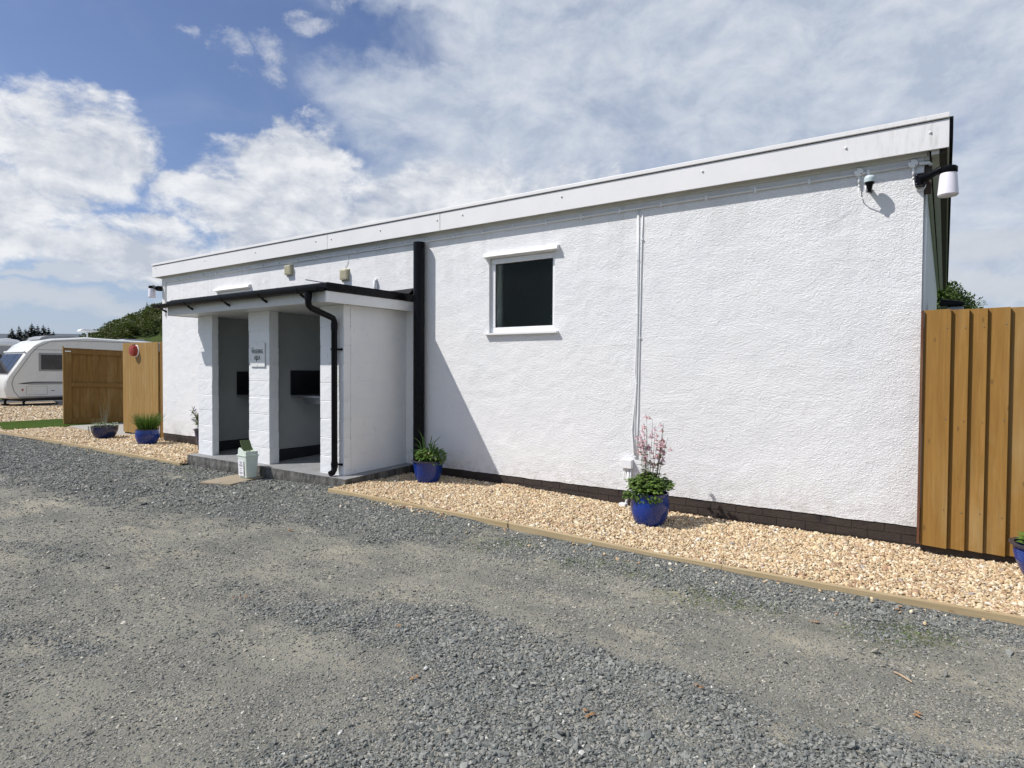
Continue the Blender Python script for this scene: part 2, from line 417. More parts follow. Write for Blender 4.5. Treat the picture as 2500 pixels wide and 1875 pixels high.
M_ROOM = simple('dim_room_wall', (.22, .30, .28), .8, .3)
M_CARGLASS = m_glass('tinted_caravan_glass', (.014, .013, .015), .06, 0, .4)
M_GASKET = simple('black_rubber_gasket', (.012, .012, .014), .6, .2)
M_CARW = simple('caravan_white_panel', (.70, .71, .69), .3, .03, 3)
M_CARG = simple('caravan_grey_trim', (.28, .29, .30), .4, .05)
M_CARB = simple('black_underbody', (.015, .015, .016), .7, .2)
M_DOME = simple('white_roof_dome', (.8, .8, .8), .3, .02)
M_RED = simple('faded_red_plastic', (.30, .035, .022), .42, .25, 9)
M_BIN = simple('pale_green_plastic', (.64, .71, .64), .42, .05, 14)
M_BINF = simple('moss_green_plastic', (.13, .17, .07), .5, .12, 14)
M_LABEL = simple('white_paper_label', (.78, .78, .82), .5, .04)
M_INK = simple('dark_print', (.08, .08, .11), .6, .1)
M_SIGN = simple('white_sign_plate', (.74, .75, .74), .35, .03)
M_SIGNINK = simple('dark_green_lettering', (.015, .045, .038), .5, .1)
M_LAMPSH = simple('opal_lamp_diffuser', (.80, .77, .84), .35, .02)
M_SENSOR = simple('pale_blue_sensor_cap', (.52, .62, .64), .35, .05)
M_PITCHBIN = simple('grey_bin_plastic', (.35, .37, .40), .5, .1)

def m_stone(name, cols, rough=.8):
    m, t, b = newmat(name); rnd = t.n('ShaderNodeObjectInfo').outputs['Random']
    cr = t.n('ShaderNodeValToRGB', {0: rnd}); cr.color_ramp.interpolation = 'CONSTANT'
    e = cr.color_ramp.elements
    while len(e) < len(cols): e.new(.5)
    for i, (p, c) in enumerate(cols): e[i].position = p; e[i].color = tuple(c)+(1,)
    v = obc(t); n = t.noise(v, 1.7, 3, .6).outputs[0]
    c = t.mix(t.mr(n, .3, .7, .0, .45), cr.outputs[0], tuple(x*.65 for x in cols[0][1]))
    setb(t, b, Base_Color=c, Roughness=rough)
    return m
M_FSTONE = m_stone('buff_grit', [(0, (.23, .226, .20)), (.25, (.31, .30, .255)), (.5, (.175, .176, .16)), (.68, (.36, .34, .285)), (.85, (.11, .113, .107)), (.94, (.42, .39, .31)), (.985, (.6, .57, .48))])
M_DSTONE = m_stone('grey_crushed_stone', [(0, (.172, .182, .168)), (.22, (.232, .24, .220)), (.42, (.132, .143, .133)), (.60, (.30, .304, .278)), (.76, (.20, .211, .196)), (.90, (.30, .282, .23)), (.965, (.36, .34, .30)), (.991, (.68, .67, .62)), (.997, (.38, .20, .12))])
M_PSTONE = m_stone('golden_pea_gravel', [(0, (.56, .43, .26)), (.16, (.70, .58, .38)), (.34, (.47, .32, .18)), (.48, (.76, .67, .50)), (.62, (.56, .39, .24)), (.76, (.66, .51, .29)), (.86, (.36, .22, .14)), (.93, (.80, .74, .62)), (.975, (.30, .27, .25))])

def m_drive():
    m, t, b = newmat('drive_surface'); p = pos(t)
    att = t.n('ShaderNodeAttribute', attribute_name='gravel').outputs['Fac']
    moss = t.n('ShaderNodeAttribute', attribute_name='moss').outputs['Fac']
    vo = t.n('ShaderNodeTexVoronoi', {'Vector': p, 'Scale': 95.0, 'Randomness': 1.0})
    vo2 = t.n('ShaderNodeTexVoronoi', {'Vector': p, 'Scale': 60.0, 'Randomness': 1.0})
    cr = t.n('ShaderNodeValToRGB', {0: t.n('ShaderNodeSeparateColor', {0: vo.outputs['Color']}).outputs[0]})
    e = cr.color_ramp.elements; e[0].color = (.12, .127, .115, 1); e[1].color = (.30, .303, .272, 1)
    n = t.noise(p, 1.6, 6, .65).outputs[0]; f = t.noise(p, 170, 4, .65).outputs[0]; md = t.noise(p, 9, 5, .6).outputs[0]
    nst = t.noise(t.vmap(p, (.9, 3.2, 1), rot=(0, 0, R(-6))), 1.0, 6, .62, .3).outputs[0]
    fines = t.mix(t.mr(t.math('ADD', t.math('MULTIPLY', n, .5), t.math('MULTIPLY', nst, .5)), .38, .62), (.160, .162, .140), (.350, .332, .262))
    fines = t.mix(t.mr(f, .3, .62, .6, 0), fines, (.11, .112, .105))
    st = t.mr(t.n('ShaderNodeSeparateColor', {0: vo2.outputs['Color']}).outputs[1], .55, .72, 0, .75)
    stm = t.math('MULTIPLY', st, t.mr(vo2.outputs['Distance'], .25, .5, 1, 0))
    fines = t.mix(stm, fines, cr.outputs[0])
    gr = t.mix(t.mr(vo.outputs['Distance'], .3, .62, 0, .65), cr.outputs[0], (.05, .055, .056))
    a = t.mr(t.math('ADD', att, t.math('MULTIPLY', t.math('SUBTRACT', md, .5), .9)), .3, .75, 0, 1, True)
    c = t.mix(a, fines, gr)
    mm = t.math('MULTIPLY', moss, t.mr(t.noise(p, 26, 5, .7).outputs[0], .42, .58, 0, .8))
    c = t.mix(mm, c, (.085, .10, .022))
    sand = t.mr(t.noise(t.vmap(p, (1.1, 2.6, 1)), 1.0, 6, .66).outputs[0], .54, .68, 0, .6)
    c = t.mix(t.math('MULTIPLY', sand, t.math('SUBTRACT', 1.0, a)), c, (.42, .38, .285))
    h = t.math('ADD', t.math('MULTIPLY', t.math('SUBTRACT', 1.0, vo.outputs['Distance']), t.mr(a, 0, 1, .25, 1)), t.math('MULTIPLY', f, .5))
    h = t.math('ADD', h, t.math('MULTIPLY', md, .6))
    h = t.math('ADD', h, t.math('MULTIPLY', stm, .8))
    setb(t, b, Base_Color=c, Roughness=.92, Normal=bump(t, h, .012)); b.inputs['Specular IOR Level'].default_value = .3
    return m
M_DRIVE = m_drive()
def m_peabed(name, sc=34.0):
    m, t, b = newmat(name); p = pos(t)
    vo = t.n('ShaderNodeTexVoronoi', {'Vector': p, 'Scale': sc})
    cr = t.n('ShaderNodeValToRGB', {0: t.n('ShaderNodeSeparateColor', {0: vo.outputs['Color']}).outputs[0]})
    e = cr.color_ramp.elements; e[0].color = (.36, .23, .14, 1); e[1].color = (.74, .66, .50, 1); x = e.new(.5); x.color = (.56, .44, .29, 1)
    c = t.mix(t.mr(vo.outputs['Distance'], .32, .6, 0, .75), cr.outputs[0], (.13, .08, .05))
    c = t.mix(t.mr(t.noise(p, .8, 4).outputs[0], .3, .7, .25, 0), c, (.42, .34, .25))
    setb(t, b, Base_Color=c, Roughness=.85, Normal=bump(t, t.math('SUBTRACT', 1.0, vo.outputs['Distance']), .02))
    return m
M_PBED = m_peabed('pea_gravel_bed')
def m_grass(name, a, b_):
    m, t, b = newmat(name); p = pos(t)
    n = t.noise(p, .35, 6, .65).outputs[0]; f = t.noise(p, 120, 3, .7).outputs[0]
    c = t.mix(t.mr(n, .3, .7), a, b_); c = t.mix(t.mr(f, .35, .65, .4, 0), c, tuple(x*.45 for x in a))
    setb(t, b, Base_Color=c, Roughness=.9, Normal=bump(t, f, .02)); b.inputs['Specular IOR Level'].default_value = .1
    return m
M_TURF = m_grass('bright_turf', (.050, .095, .008), (.075, .130, .012))
M_FIELD = m_grass('field_grass', (.05, .085, .02), (.10, .14, .04))
M_HILL = simple('haze_tinted_moor', (.075, .095, .115), .95, .12, .01)  # blue distance haze is mixed into the hill colour itself
M_WHILL = simple('wooded_hillside', (.045, .065, .018), .95, .3, .2, spec=.1)

# ------------------------------------------------------------------ the setting: ground sheets
def vnoise(x, y, s, seed=0.0): return mnoise.noise(Vector((x*s+seed, y*s-seed, seed*1.7)))
def fbm(x, y, s, seed=0.0): return vnoise(x, y, s, seed)+.5*vnoise(x, y, s*2.1, seed+3)+.25*vnoise(x, y, s*4.3, seed+9)
def yc(x):
    if x > -2.3: return 3.52+max(0, x)*.25
    return 3.52+(x+2.3)*.20 if x > -7.5 else 2.48+(x+7.5)*.05
def gravel(x, y):
    t = y-yc(x)
    g = 0.0
    g = max(g, min(1, max(0, (t-.18)/.5)))                                    # loose strip along the edging
    wd = .42 if x > -2 else max(.16, .42+(x+2)*.10)
    amp = 1.0 if x > -2.4 else max(.30, 1+(x+2.4)*.34)
    g = max(g, amp*min(1, max(0, 1.2-abs((t+.98)/wd)**2)))                    # loose ridge between the wheel tracks
    g = max(g, min(1, max(0, (x+2.35)/.8))*min(1, max(0, (yc(x)-.62-y)/.35)))  # broad loose area near the camera
    if x < -5.0: g = max(g, .8*min(1, max(0, (t-.0)/.6)))
    if x < -3.5: g = max(g, .42*min(1, max(0, 1-abs((t+1.9)/.5))))
    return max(0.0, min(1.0, g+.60*fbm(x, y, 1.15, 4.2)-.04+.42*fbm(x, y, 4.2, 1.1)*(.4+g)))
def mossf(x, y):
    band = math.exp(-((y-4.02-.1*math.sin(x*1.7))/.22)**2)*(1 if -3.9 < x < .3 else 0)
    band = max(band, math.exp(-((y-4.55)/.12)**2)*(1 if -9.3 < x < -8.3 else 0)*.8)
    return max(0, min(1, band*(.55+1.6*fbm(x, y, 2.4, 8.8))))
def sst(v): v = max(0, min(1, v)); return v*v*(3-2*v)
def drive_z(x, y):
    return .050*sst((y-4.0)/.5)*sst((x+7.6)/1.6)*sst((-2.6-x)/1.6)-.032+.010*gravel(x, y)+.012*fbm(x, y, .9, 2.0)+.004*vnoise(x, y, 5, 6)-.014*math.exp(-((y-yc(x)+.12)/.24)**2)-.012*math.exp(-((y-yc(x)+1.75)/.26)**2)
def grid(name, x0, x1, y0, y1, step, zf, m, label, attrs=None, mask=None):
    nx = int(round((x1-x0)/step))+1; ny = int(round((y1-y0)/step))+1
    v = []; A = {k: [] for k in (attrs or {})}
    for j in range(ny):
        for i in range(nx):
            x = x0+(x1-x0)*i/(nx-1); y = y0+(y1-y0)*j/(ny-1); v.append((x, y, zf(x, y)))
            for k, fn in (attrs or {}).items(): A[k].append(fn(x, y))
    f = [(j*nx+i, j*nx+i+1, (j+1)*nx+i+1, (j+1)*nx+i) for j in range(ny-1) for i in range(nx-1)]
    if mask: f = [q for q in f if mask(sum(v[i][0] for i in q)/4, sum(v[i][1] for i in q)/4)]
    me = bpy.data.meshes.new(name); me.from_pydata(v, [], f); me.materials.append(m)
    for k, vals in A.items():
        at = me.attributes.new(k, 'FLOAT', 'POINT'); at.data.foreach_set('value', vals)
    for p in me.polygons: p.use_smooth = True
    o = bpy.data.objects.new(name, me); COL.objects.link(o); tag(o, kind='structure', label=label)
    return o
grid('drive', -21, 5, -1.5, 4.82, .045, drive_z, M_DRIVE, 'grey compacted stone drive with loose gravel and tan wheel tracks', {'gravel': gravel, 'moss': mossf})
# ground sheet to the horizon, below everything
MB().add([(-2500, -2500, -.09), (2500, -2500, -.09), (2500, 2500, -.09), (-2500, 2500, -.09)], [(0, 1, 2, 3)]).build('ground', M_FIELD)
tag(bpy.data.objects['ground'], kind='structure')
# rest of the drive behind and beside the camera
dm = MB()
for a in ((-60, -21, -9, 4.6), (-21, 5, -9, -1.5), (5, 12, -9, 4.82)):
    dm.add([(a[0], a[2], -.045), (a[1], a[2], -.045), (a[1], a[3], -.045), (a[0], a[3], -.045)], [(0, 1, 2, 3)])
tag(dm.build('road', M_DRIVE), kind='structure')

EDGE = [(-5.75, .072), (-5.3, .068), (-4.4, .056), (-3.2, .040), (-2.3, .016), (-1.8, .004), (-.66, .010), (.4, .022), (5, .03)]
def ez(x):
    for (a, za), (b, zb) in zip(EDGE, EDGE[1:]):
        if x <= b: return za+(zb-za)*max(0, (x-a))/(b-a)
    return EDGE[-1][1]
def bedr(x, y):
    k = min(1, max(0, (y-4.56)/1.4)); wz = .052 if x < -4 else (.052+(x+4)*(-.03) if x < -2.2 else -.002)
    return (ez(x)-.016)*(1-k)+wz*k+.010*fbm(x, y, 1.7, 5)
def bedl(x, y): return .004+.010*fbm(x, y, 1.5, 3)
br = grid('gravel_bed', -5.70, 4.0, 4.575, 6.2, .06, bedr, M_PBED, 'golden pea gravel strip in front of the white wall')
bl = grid('gravel_bed', -20, -9.20, 4.715, 6.3, .08, bedl, M_PBED, 'golden pea gravel strip left of the washing area')
pg = MB().add([(-31.5, 4.0, -.02), (-12.38, 4.74, -.005), (-12.38, 30, -.02), (-31.5, 30, -.02)], [(0, 1, 2, 3)]).build('gravel_pitch', M_PBED)
tag(pg, kind='structure', label='pea gravel pitch under and around the caravans')
tf = MB().prism([(-17.15, 4.99), (-17.45, 4.86), (-19.65, 5.35), (-19.65, 26), (-17.3, 26), (-17.3, 6.12), (-17.1, 6.0)], 'z', -.04, .022).build('turf', M_TURF)
tag(tf, kind='structure', label='bright green strip of turf left of the timber gate')
pv = MB().prism([(-17.2, 6.12), (-16.5, 6.02), (-14.66, 5.80), (-13.9, 5.92), (-12.42, 6.5), (-12.42, 14), (-16.8, 14)], 'z', -.04, .018).build('path', M_PAVE, bevel=.004)
tag(pv, kind='structure', label='pale concrete path leading through the timber gate')
cp = MB().box(-33.0, -30.6, 2, 30, -.04, .012).build('path', M_PAVE); tag(cp, kind='structure', label='pale strip beyond the caravan')
# distant land
hv = []; hf = []
K = 90
for i in range(K+1):
    a = R(-100+i*2.2); h = 52+18*vnoise(i*.13, 0, 1.0, 2)+6*vnoise(i*.6, 3, 1.0, 1)
    for (d, z) in ((1150, -5), (1500, h), (1900, h*.8)): hv.append((d*math.sin(a), d*math.cos(a), z))
hf = [(3*i+k, 3*i+3+k, 3*i+4+k, 3*i+1+k) for i in range(K) for k in range(2)]
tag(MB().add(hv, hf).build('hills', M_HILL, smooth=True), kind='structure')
HA = R(-58); HD = 225
def hill_h(s, q): return 27*(1-(s/52)**2)*max(0, 1-(q/62)**2)
hv = []; n = 40
hd = Vector((math.sin(HA), math.cos(HA), 0)); hs = Vector((math.cos(HA), -math.sin(HA), 0))
for j in range(n+1):
    for i in range(n+1):
        s = -56+112*i/n; q = -70+200*j/n
        p = hd*(HD+q)+hs*s; hv.append((p.x, p.y, max(-1, hill_h(s, q*.8)-3.5)))
hf = [(j*(n+1)+i, j*(n+1)+i+1, (j+1)*(n+1)+i+1, (j+1)*(n+1)+i) for j in range(n) for i in range(n)]
tag(MB().add(hv, hf).build('hill', M_WHILL, smooth=True), kind='structure')

# ------------------------------------------------------------------ scattered stones (geometry nodes instances, one object per bed)
def stone_shapes(prefix, m, sub, jit, flat, count=6, smooth=False):
    c = bpy.data.collections.new(prefix)
    for i in range(count):
        bm = bmesh.new(); bmesh.ops.create_icosphere(bm, subdivisions=sub, radius=.5)
        r = random.Random(i*13+sub)
        off = r.uniform(0, 50)
        for v in bm.verts:
            k = 1+jit*mnoise.noise(v.co*2.2+Vector((off, 0, off)))*1.6
            v.co *= k; v.co.z *= flat; v.co.x *= 1.25
        me = bpy.data.meshes.new(prefix); bm.to_mesh(me); bm.free(); me.materials.append(m)
        if smooth:
            for p in me.polygons: p.use_smooth = True
        c.objects.link(bpy.data.objects.new(prefix, me))
    return c
def scatter(name, P, rot, scl, coll, label):
    N = len(P); me = bpy.data.meshes.new(name); me.vertices.add(N); me.vertices.foreach_set('co', np.asarray(P, 'f').ravel())
    a = me.attributes.new('rot', 'FLOAT_VECTOR', 'POINT'); a.data.foreach_set('vector', np.asarray(rot, 'f').ravel())
    a = me.attributes.new('scl', 'FLOAT_VECTOR', 'POINT'); a.data.foreach_set('vector', np.asarray(scl, 'f').ravel())
    a = me.attributes.new('pick', 'INT', 'POINT'); a.data.foreach_set('value', rng.integers(0, 6, N).astype('i'))
    o = bpy.data.objects.new(name, me); COL.objects.link(o)
    g = bpy.data.node_groups.new(name, 'GeometryNodeTree')
    g.interface.new_socket('Geometry', in_out='INPUT', socket_type='NodeSocketGeometry')
    g.interface.new_socket('Geometry', in_out='OUTPUT', socket_type='NodeSocketGeometry')
    G = NT(g); gi = g.nodes.new('NodeGroupInput'); go = g.nodes.new('NodeGroupOutput')
    ci = G.n('GeometryNodeCollectionInfo', {'Collection': coll, 'Separate Children': True, 'Reset Children': True})
    def na(nm, ty):
        nd = G.n('GeometryNodeInputNamedAttribute', data_type=ty); nd.inputs['Name'].default_value = nm
        return [s for s in nd.outputs if s.enabled and s.name == 'Attribute'][0]
    ip = G.n('GeometryNodeInstanceOnPoints', {'Points': gi.outputs[0], 'Instance': ci.outputs[0], 'Pick Instance': True,
             'Instance Index': na('pick', 'INT'), 'Scale': na('scl', 'FLOAT_VECTOR')})
    g.links.new(na('rot', 'FLOAT_VECTOR'), ip.inputs['Rotation'])
    g.links.new(ip.outputs[0], go.inputs[0])
    md = o.modifiers.new('scatter', 'NODES'); md.node_group = g
    return tag(o, label, None, kind='stuff')
def pts_in(x0, x1, y0, y1, dens): 
    n = int((x1-x0)*(y1-y0)*dens); return np.column_stack([rng.uniform(x0, x1, n), rng.uniform(y0, y1, n)])
DS = stone_shapes('crushed_stone', M_DSTONE, 1, .55, .62)
PS = stone_shapes('pea_stone', M_PSTONE, 1, .38, .58, smooth=True)
def in_view(x, y, pad=6):
    a = np.degrees(np.arctan2(x, y)); return (a > -75-pad) & (a < 5+pad*5)
# drive
P = []; SZ = []
for (x0, x1, y0, y1, d, dmin, dmax) in ((-4.5, 3.2, .4, 4.55, 9000, 0, 4.0), (-8.5, 3.4, .6, 4.8, 5200, 4.0, 7.2), (-17.5, -4, .8, 4.75, 1500, 7.2, 99)):
    q = pts_in(x0, x1, y0, y1, d); dist = np.hypot(q[:, 0], q[:, 1])
    q = q[(dist >= dmin) & (dist < dmax) & in_view(q[:, 0], q[:, 1])]
    g = np.array([gravel(a, b) for a, b in q]); k = rng.random(len(q)) < .16+.84*np.clip((g-.18)/.62, 0, 1)**1.2
    q = q[k]; g = g[k]
    s = np.exp(rng.normal(math.log(.0112 if dmin < 7 else .017), .33, len(q)))*(.62+.5*g)
    s[rng.random(len(q)) < .004] *= 2.0
    P.append(q); SZ.append(s)
P = np.vstack(P); SZ = np.concatenate(SZ)
ok = ~((P[:, 0] > -9.2) & (P[:, 0] < -5.72) & (P[:, 1] > 4.78)) & ~((P[:, 1] > 4.50) & (P[:, 0] > -5.7)) & ~((P[:, 1] > 4.66) & (P[:, 0] < -9.1))
P = P[ok]; SZ = SZ[ok]; N = len(P)
Z = np.array([drive_z(a, b) for a, b in P])
scl = np.column_stack([SZ*rng.uniform(.8, 1.3, N), SZ*rng.uniform(.8, 1.2, N), SZ*rng.uniform(.7, 1.3, N)])
rot = np.column_stack([rng.normal(0, .35, N), rng.normal(0, .35, N), rng.uniform(0, 6.28, N)])
scatter('loose_gravel', np.column_stack([P, Z+scl[:, 2]*rng.uniform(-.22, .30, N)]), rot, scl, DS, 'loose grey crushed stones lying on the drive')
print('drive stones', N)
FS = stone_shapes('grit', M_FSTONE, 1, .5, .5)
P = []; SZ = []
for (dmin, dmax, d, sz) in ((1.2, 3.4, 9500, .0070), (3.4, 6.0, 4200, .0095), (6.0, 10.5, 1300, .0130)):
    q = pts_in(-10, 3.2, .4, 4.5, d); dist = np.hypot(q[:, 0], q[:, 1])
    q = q[(dist >= dmin) & (dist < dmax) & in_view(q[:, 0], q[:, 1], 4)]
    cl_ = np.array([fbm(a, b, 2.3, 7.7) for a, b in q]); q = q[rng.random(len(q)) < np.clip(.62+1.1*cl_, .15, 1)]
    P.append(q); SZ.append(np.exp(rng.normal(math.log(sz), .35, len(q))))
P = np.vstack(P); SZ = np.concatenate(SZ); N = len(P)
Z = np.array([drive_z(a, b) for a, b in P])
scl = np.column_stack([SZ*rng.uniform(.8, 1.3, N), SZ*rng.uniform(.8, 1.2, N), SZ*rng.uniform(.6, 1.2, N)])
rot = np.column_stack([rng.normal(0, .3, N), rng.normal(0, .3, N), rng.uniform(0, 6.28, N)])
scatter('grit', np.column_stack([P, Z+scl[:, 2]*rng.uniform(-.1, .2, N)]), rot, scl, FS, 'fine buff grit bedded in the compacted wheel tracks of the drive')
print('grit', N)
def pea(name, q, zf, size, label):
    N = len(q); Z = np.array([zf(a, b) for a, b in q])
    s = np.exp(rng.normal(math.log(size), .36, N))
    scl = np.column_stack([s*rng.uniform(.9, 1.25, N), s*rng.uniform(.8, 1.1, N), s*rng.uniform(.8, 1.2, N)])
    rot = np.column_stack([rng.normal(0, .5, N), rng.normal(0, .5, N), rng.uniform(0, 6.28, N)])
    return scatter(name, np.column_stack([q, Z+rng.uniform(-.004, .012, N)]), rot, scl, PS, label)
q = pts_in(-5.70, 2.6, 4.59, 5.95, 7600); pea('pea_gravel', q, bedr, .0172, 'golden pea gravel stones in the strip before the white wall')
q = pts_in(-18.5, -9.22, 4.73, 6.35, 2200)
ok = ~((q[:, 0] < -13.9) & (q[:, 0] > -17.2) & (q[:, 1] > 5.85)) & ~((q[:, 0] < -17.1) & (q[:, 1] > 4.80+.24*(-17.1-q[:, 0]))) & ~((q[:, 0] > -12.4) & (q[:, 1] > 5.95))
pea('pea_gravel', q[ok], bedl, .027, 'golden pea gravel stones in the strip left of the porch')
q = pts_in(-27.5, -19.7, 5.2, 9.5, 420); pea('pea_gravel', q, lambda a, b: -.015, .04, 'golden pea gravel stones in front of the caravan')
# golden stones spilled over the edging on to the drive
q = np.vstack([np.column_stack([rng.uniform(-5.1, 1.0, 110), 4.50-np.abs(rng.normal(0, .13, 110))]), np.column_stack([rng.uniform(-4.7, -3.8, 90), 4.50-np.abs(rng.normal(0, .06, 90))]),
               np.column_stack([rng.uniform(-16, -9.3, 90), 4.62-np.abs(rng.normal(0, .12, 90))])])
pea('spilled_gravel', q, lambda a, b: drive_z(a, b)+.004, .018, 'golden stones spilled over the timber edging on to the grey drive')
lt = MB()
for x, y in ((-2.46, 2.445), (-2.02, 2.08), (-.195, 4.40), (-.06, 3.10), (-1.2, 2.3), (-.6, 3.9), (-3.6, 2.2), (-4.8, 3.4), (-.9, 2.75)):
    for k in range(3):
        xx = x+random.gauss(0, .02); yy = y+random.gauss(0, .02); a = random.uniform(0, 6.28)
        lt.leaf((xx, yy, drive_z(xx, yy)+.010), (math.cos(a), math.sin(a), .15), (0, 0, 1), random.uniform(.02, .045), random.uniform(.012, .026), .3, .2)
tag(lt.build('leaf_litter', simple('dead_leaf', (.30, .17, .08), .8, .3, 30)), 'dead brown leaves scattered on the drive', None, kind='stuff')
zz = drive_z(-.13, 3.45)+.012
tag(MB().tube([(-.175, 3.49, zz), (-.15, 3.47, zz+.002), (-.13, 3.455, zz), (-.10, 3.42, zz+.001)], [.004, .005, .0045, .003], 8).build('twig', simple('bare_twig', (.42, .31, .2), .8, .2, 30)), 'short pale broken twig lying on the grey drive', 'twig')
# small weeds in the gravel
wb = MB()
for _ in range(2600):
    x = random.uniform(-3.9, .4); y = random.uniform(3.7, 4.4)
    if random.random() > mossf(x, y)*1.3-.25: continue
    a = random.uniform(0, 6.28)
    wb.leaf((x, y, drive_z(x, y)+.004), (math.cos(a), math.sin(a), random.uniform(.3, 1.2)), (0, 0, 1), random.uniform(.010, .024), .006)
tag(wb.build('weeds', M_LEAF), 'low green weeds and moss growing in the drive gravel', None, kind='stuff')

# ------------------------------------------------------------------ timber edging boards
def edging(xa, xb, yf, zf, lab, lab_m=None):
    m = MB(); k = max(2, int((xb-xa)/.15)); v = []
    for i in range(k+1):
        x = xa+(xb-xa)*i/k; z = zf(x)+.0025*vnoise(x, 0, 1.3, yf); y = yf+.006*vnoise(x, 3, .8, 1)
        v += [(x, y, z), (x, y+.042, z), (x, y+.042, z-.12), (x, y, z-.12)]
    f = [(4*i+a, 4*i+(a+1) % 4, 4*i+4+(a+1) % 4, 4*i+4+a) for i in range(k) for a in range(4)]+[(0, 1, 2, 3), (4*k+3, 4*k+2, 4*k+1, 4*k)]
    o = m.add(v, f).build('edging_board', M_EDGEW, bevel=.003); return tag(o, lab, 'edging board', 'timber boards edging the golden gravel')
edging(-5.68, -3.203, 4.525, ez, 'pale timber edging board running from the porch step to the first joint')
edging(-3.20, -1.303, 4.535, ez, 'pale timber edging board in front of the tall pink flower pot')
edging(-1.30, 4.0, 4.53, ez, 'pale timber edging board in front of the brown fence, nearest the camera')
edging(-12.7, -9.21, 4.665, lambda x: .024, 'pale timber edging board ending at the left side of the porch step')
edging(-18.6, -12.703, 4.665, lambda x: .024, 'far timber edging board at the left, running towards the green turf')

# ------------------------------------------------------------------ the building
YW = 5.966; XL, XR = -12.39, -.165
B = thing('shower_block', 'long single storey white flat-roofed building with deep white fascia and a small porch', 'building', (-6, YW, 0))
HOLES = [(-4.505, -3.59, 1.855, 2.745), (-10.43, -9.49, 2.0, 2.745)]
wm_ = MB()
xs = [XL]; x = XL
while x < XR-.03: x += .035; xs.append(min(x, XR))
xs.append(XR)
for h in HOLES: xs += [h[0], h[1]]
xs = sorted(set(round(v, 4) for v in xs)); zs = [.165, .30]+sorted({h[2] for h in HOLES} | {h[3] for h in HOLES})+[3.16]
idx = {}
vv = []; ff = []
for i, x in enumerate(xs):
    for j, z in enumerate(zs):
        zz = z+(.007*vnoise(x, 0, 3.1, 1)+.004*vnoise(x, 0, 17, 2) if j == 0 else 0)
        idx[i, j] = len(vv); vv.append((x, YW, zz))
for i in range(len(xs)-1):
    for j in range(len(zs)-1):
        cx = (xs[i]+xs[i+1])/2; cz = (zs[j]+zs[j+1])/2
        if any(h[0] < cx < h[1] and h[2] < cz < h[3] for h in HOLES): continue
        ff.append((idx[i, j], idx[i+1, j], idx[i+1, j+1], idx[i, j+1]))
b0 = len(vv)
for i in range(len(xs)): vv.append((xs[i], YW+.03, vv[idx[i, 0]][2]))
ff += [(idx[i+1, 0], idx[i, 0], b0+i, b0+i+1) for i in range(len(xs)-1)]
wm_.add(vv, ff)
for h in HOLES:
    a, b_, c_, d = h; y1 = YW+.10
    wm_.add([(a, YW, c_), (a, y1, c_), (a, y1, d), (a, YW, d)], [(0, 1, 2, 3)]); wm_.add([(b_, YW, c_), (b_, y1, c_), (b_, y1, d), (b_, YW, d)], [(0, 3, 2, 1)])
    wm_.add([(a, YW, d), (b_, YW, d), (b_, y1, d), (a, y1, d)], [(0, 1, 2, 3)]); wm_.add([(a, YW, c_), (b_, YW, c_), (b_, y1, c_), (a, y1, c_)], [(0, 3, 2, 1)])
for X in (XL, XR):
    wm_.add([(X, YW, .165), (X, 15.6, .165), (X, 15.6, 3.16), (X, YW, 3.16)], [(0, 1, 2, 3)])
wm_.add([(XL, 15.6, .165), (XR, 15.6, .165), (XR, 15.6, 3.16), (XL, 15.6, 3.16)], [(0, 1, 2, 3)])
me_w = wm_.build('wall', M_WALL, B)
pl = MB()
for r_, (z0, z1) in enumerate(((-.06, .013), (.020, .085), (.092, .160), (.162, .172))):
    if r_ == 3: continue
    x = XL+.004-(.12 if r_ % 2 else 0)
    while x < XR:
        a = max(x, XL+.004); b_ = min(x+.233, XR-.004)
        if b_-a > .02: pl.box(a, b_, YW+.007, YW+.06, z0, z1, .0012)
        x += .24
pl.box(XL+.01, XR-.01, YW+.0105, YW+.2, -.06, .165)
pl.box(XR-.05, XR-.006, YW+.06, 15.5, -.06, .165); pl.box(XL+.006, XL+.05, YW+.06, 15.5, -.06, .165)
pl.build('plinth', M_BRICK, B)
# fascia
YF = 5.866
fb = MB(); 
for a, b_ in ((-12.56, -7.372), (-7.364, -5.207), (-5.199, -.005)): fb.box(a, b_, YF, YF+.02, 3.150, 3.366)
fas = fb.build('fascia_board', M_FASCIA, B, bevel=.0025)
MB().box(-12.562, -.003, YF-.014, YF+.05, 3.376, 3.414).build('fascia_cap', M_FASCIA, B, bevel=.004)
MB().box(-12.55, -.02, YF+.022, YF+.04, 3.16, 3.40).build('fascia_backing', M_DARKWOOD, B)
for x, z in ((-12.43, 3.32), (-10.67, 3.30), (-9.15, 3.285), (-7.63, 3.29), (-7.28, 3.285), (-6.27, 3.285), (-5.25, 3.285), (-4.84, 3.295), (-3.45, 3.30), (-1.912, 3.30), (-.711, 3.28), (-.127, 3.285)):
    MB().lathe([(.011, .0), (.011, -.004), (.007, -.010), (.001, -.012)], (x, YF, z), 12, True, 'y').build('bolt', M_WPLAST, fas, smooth=True)
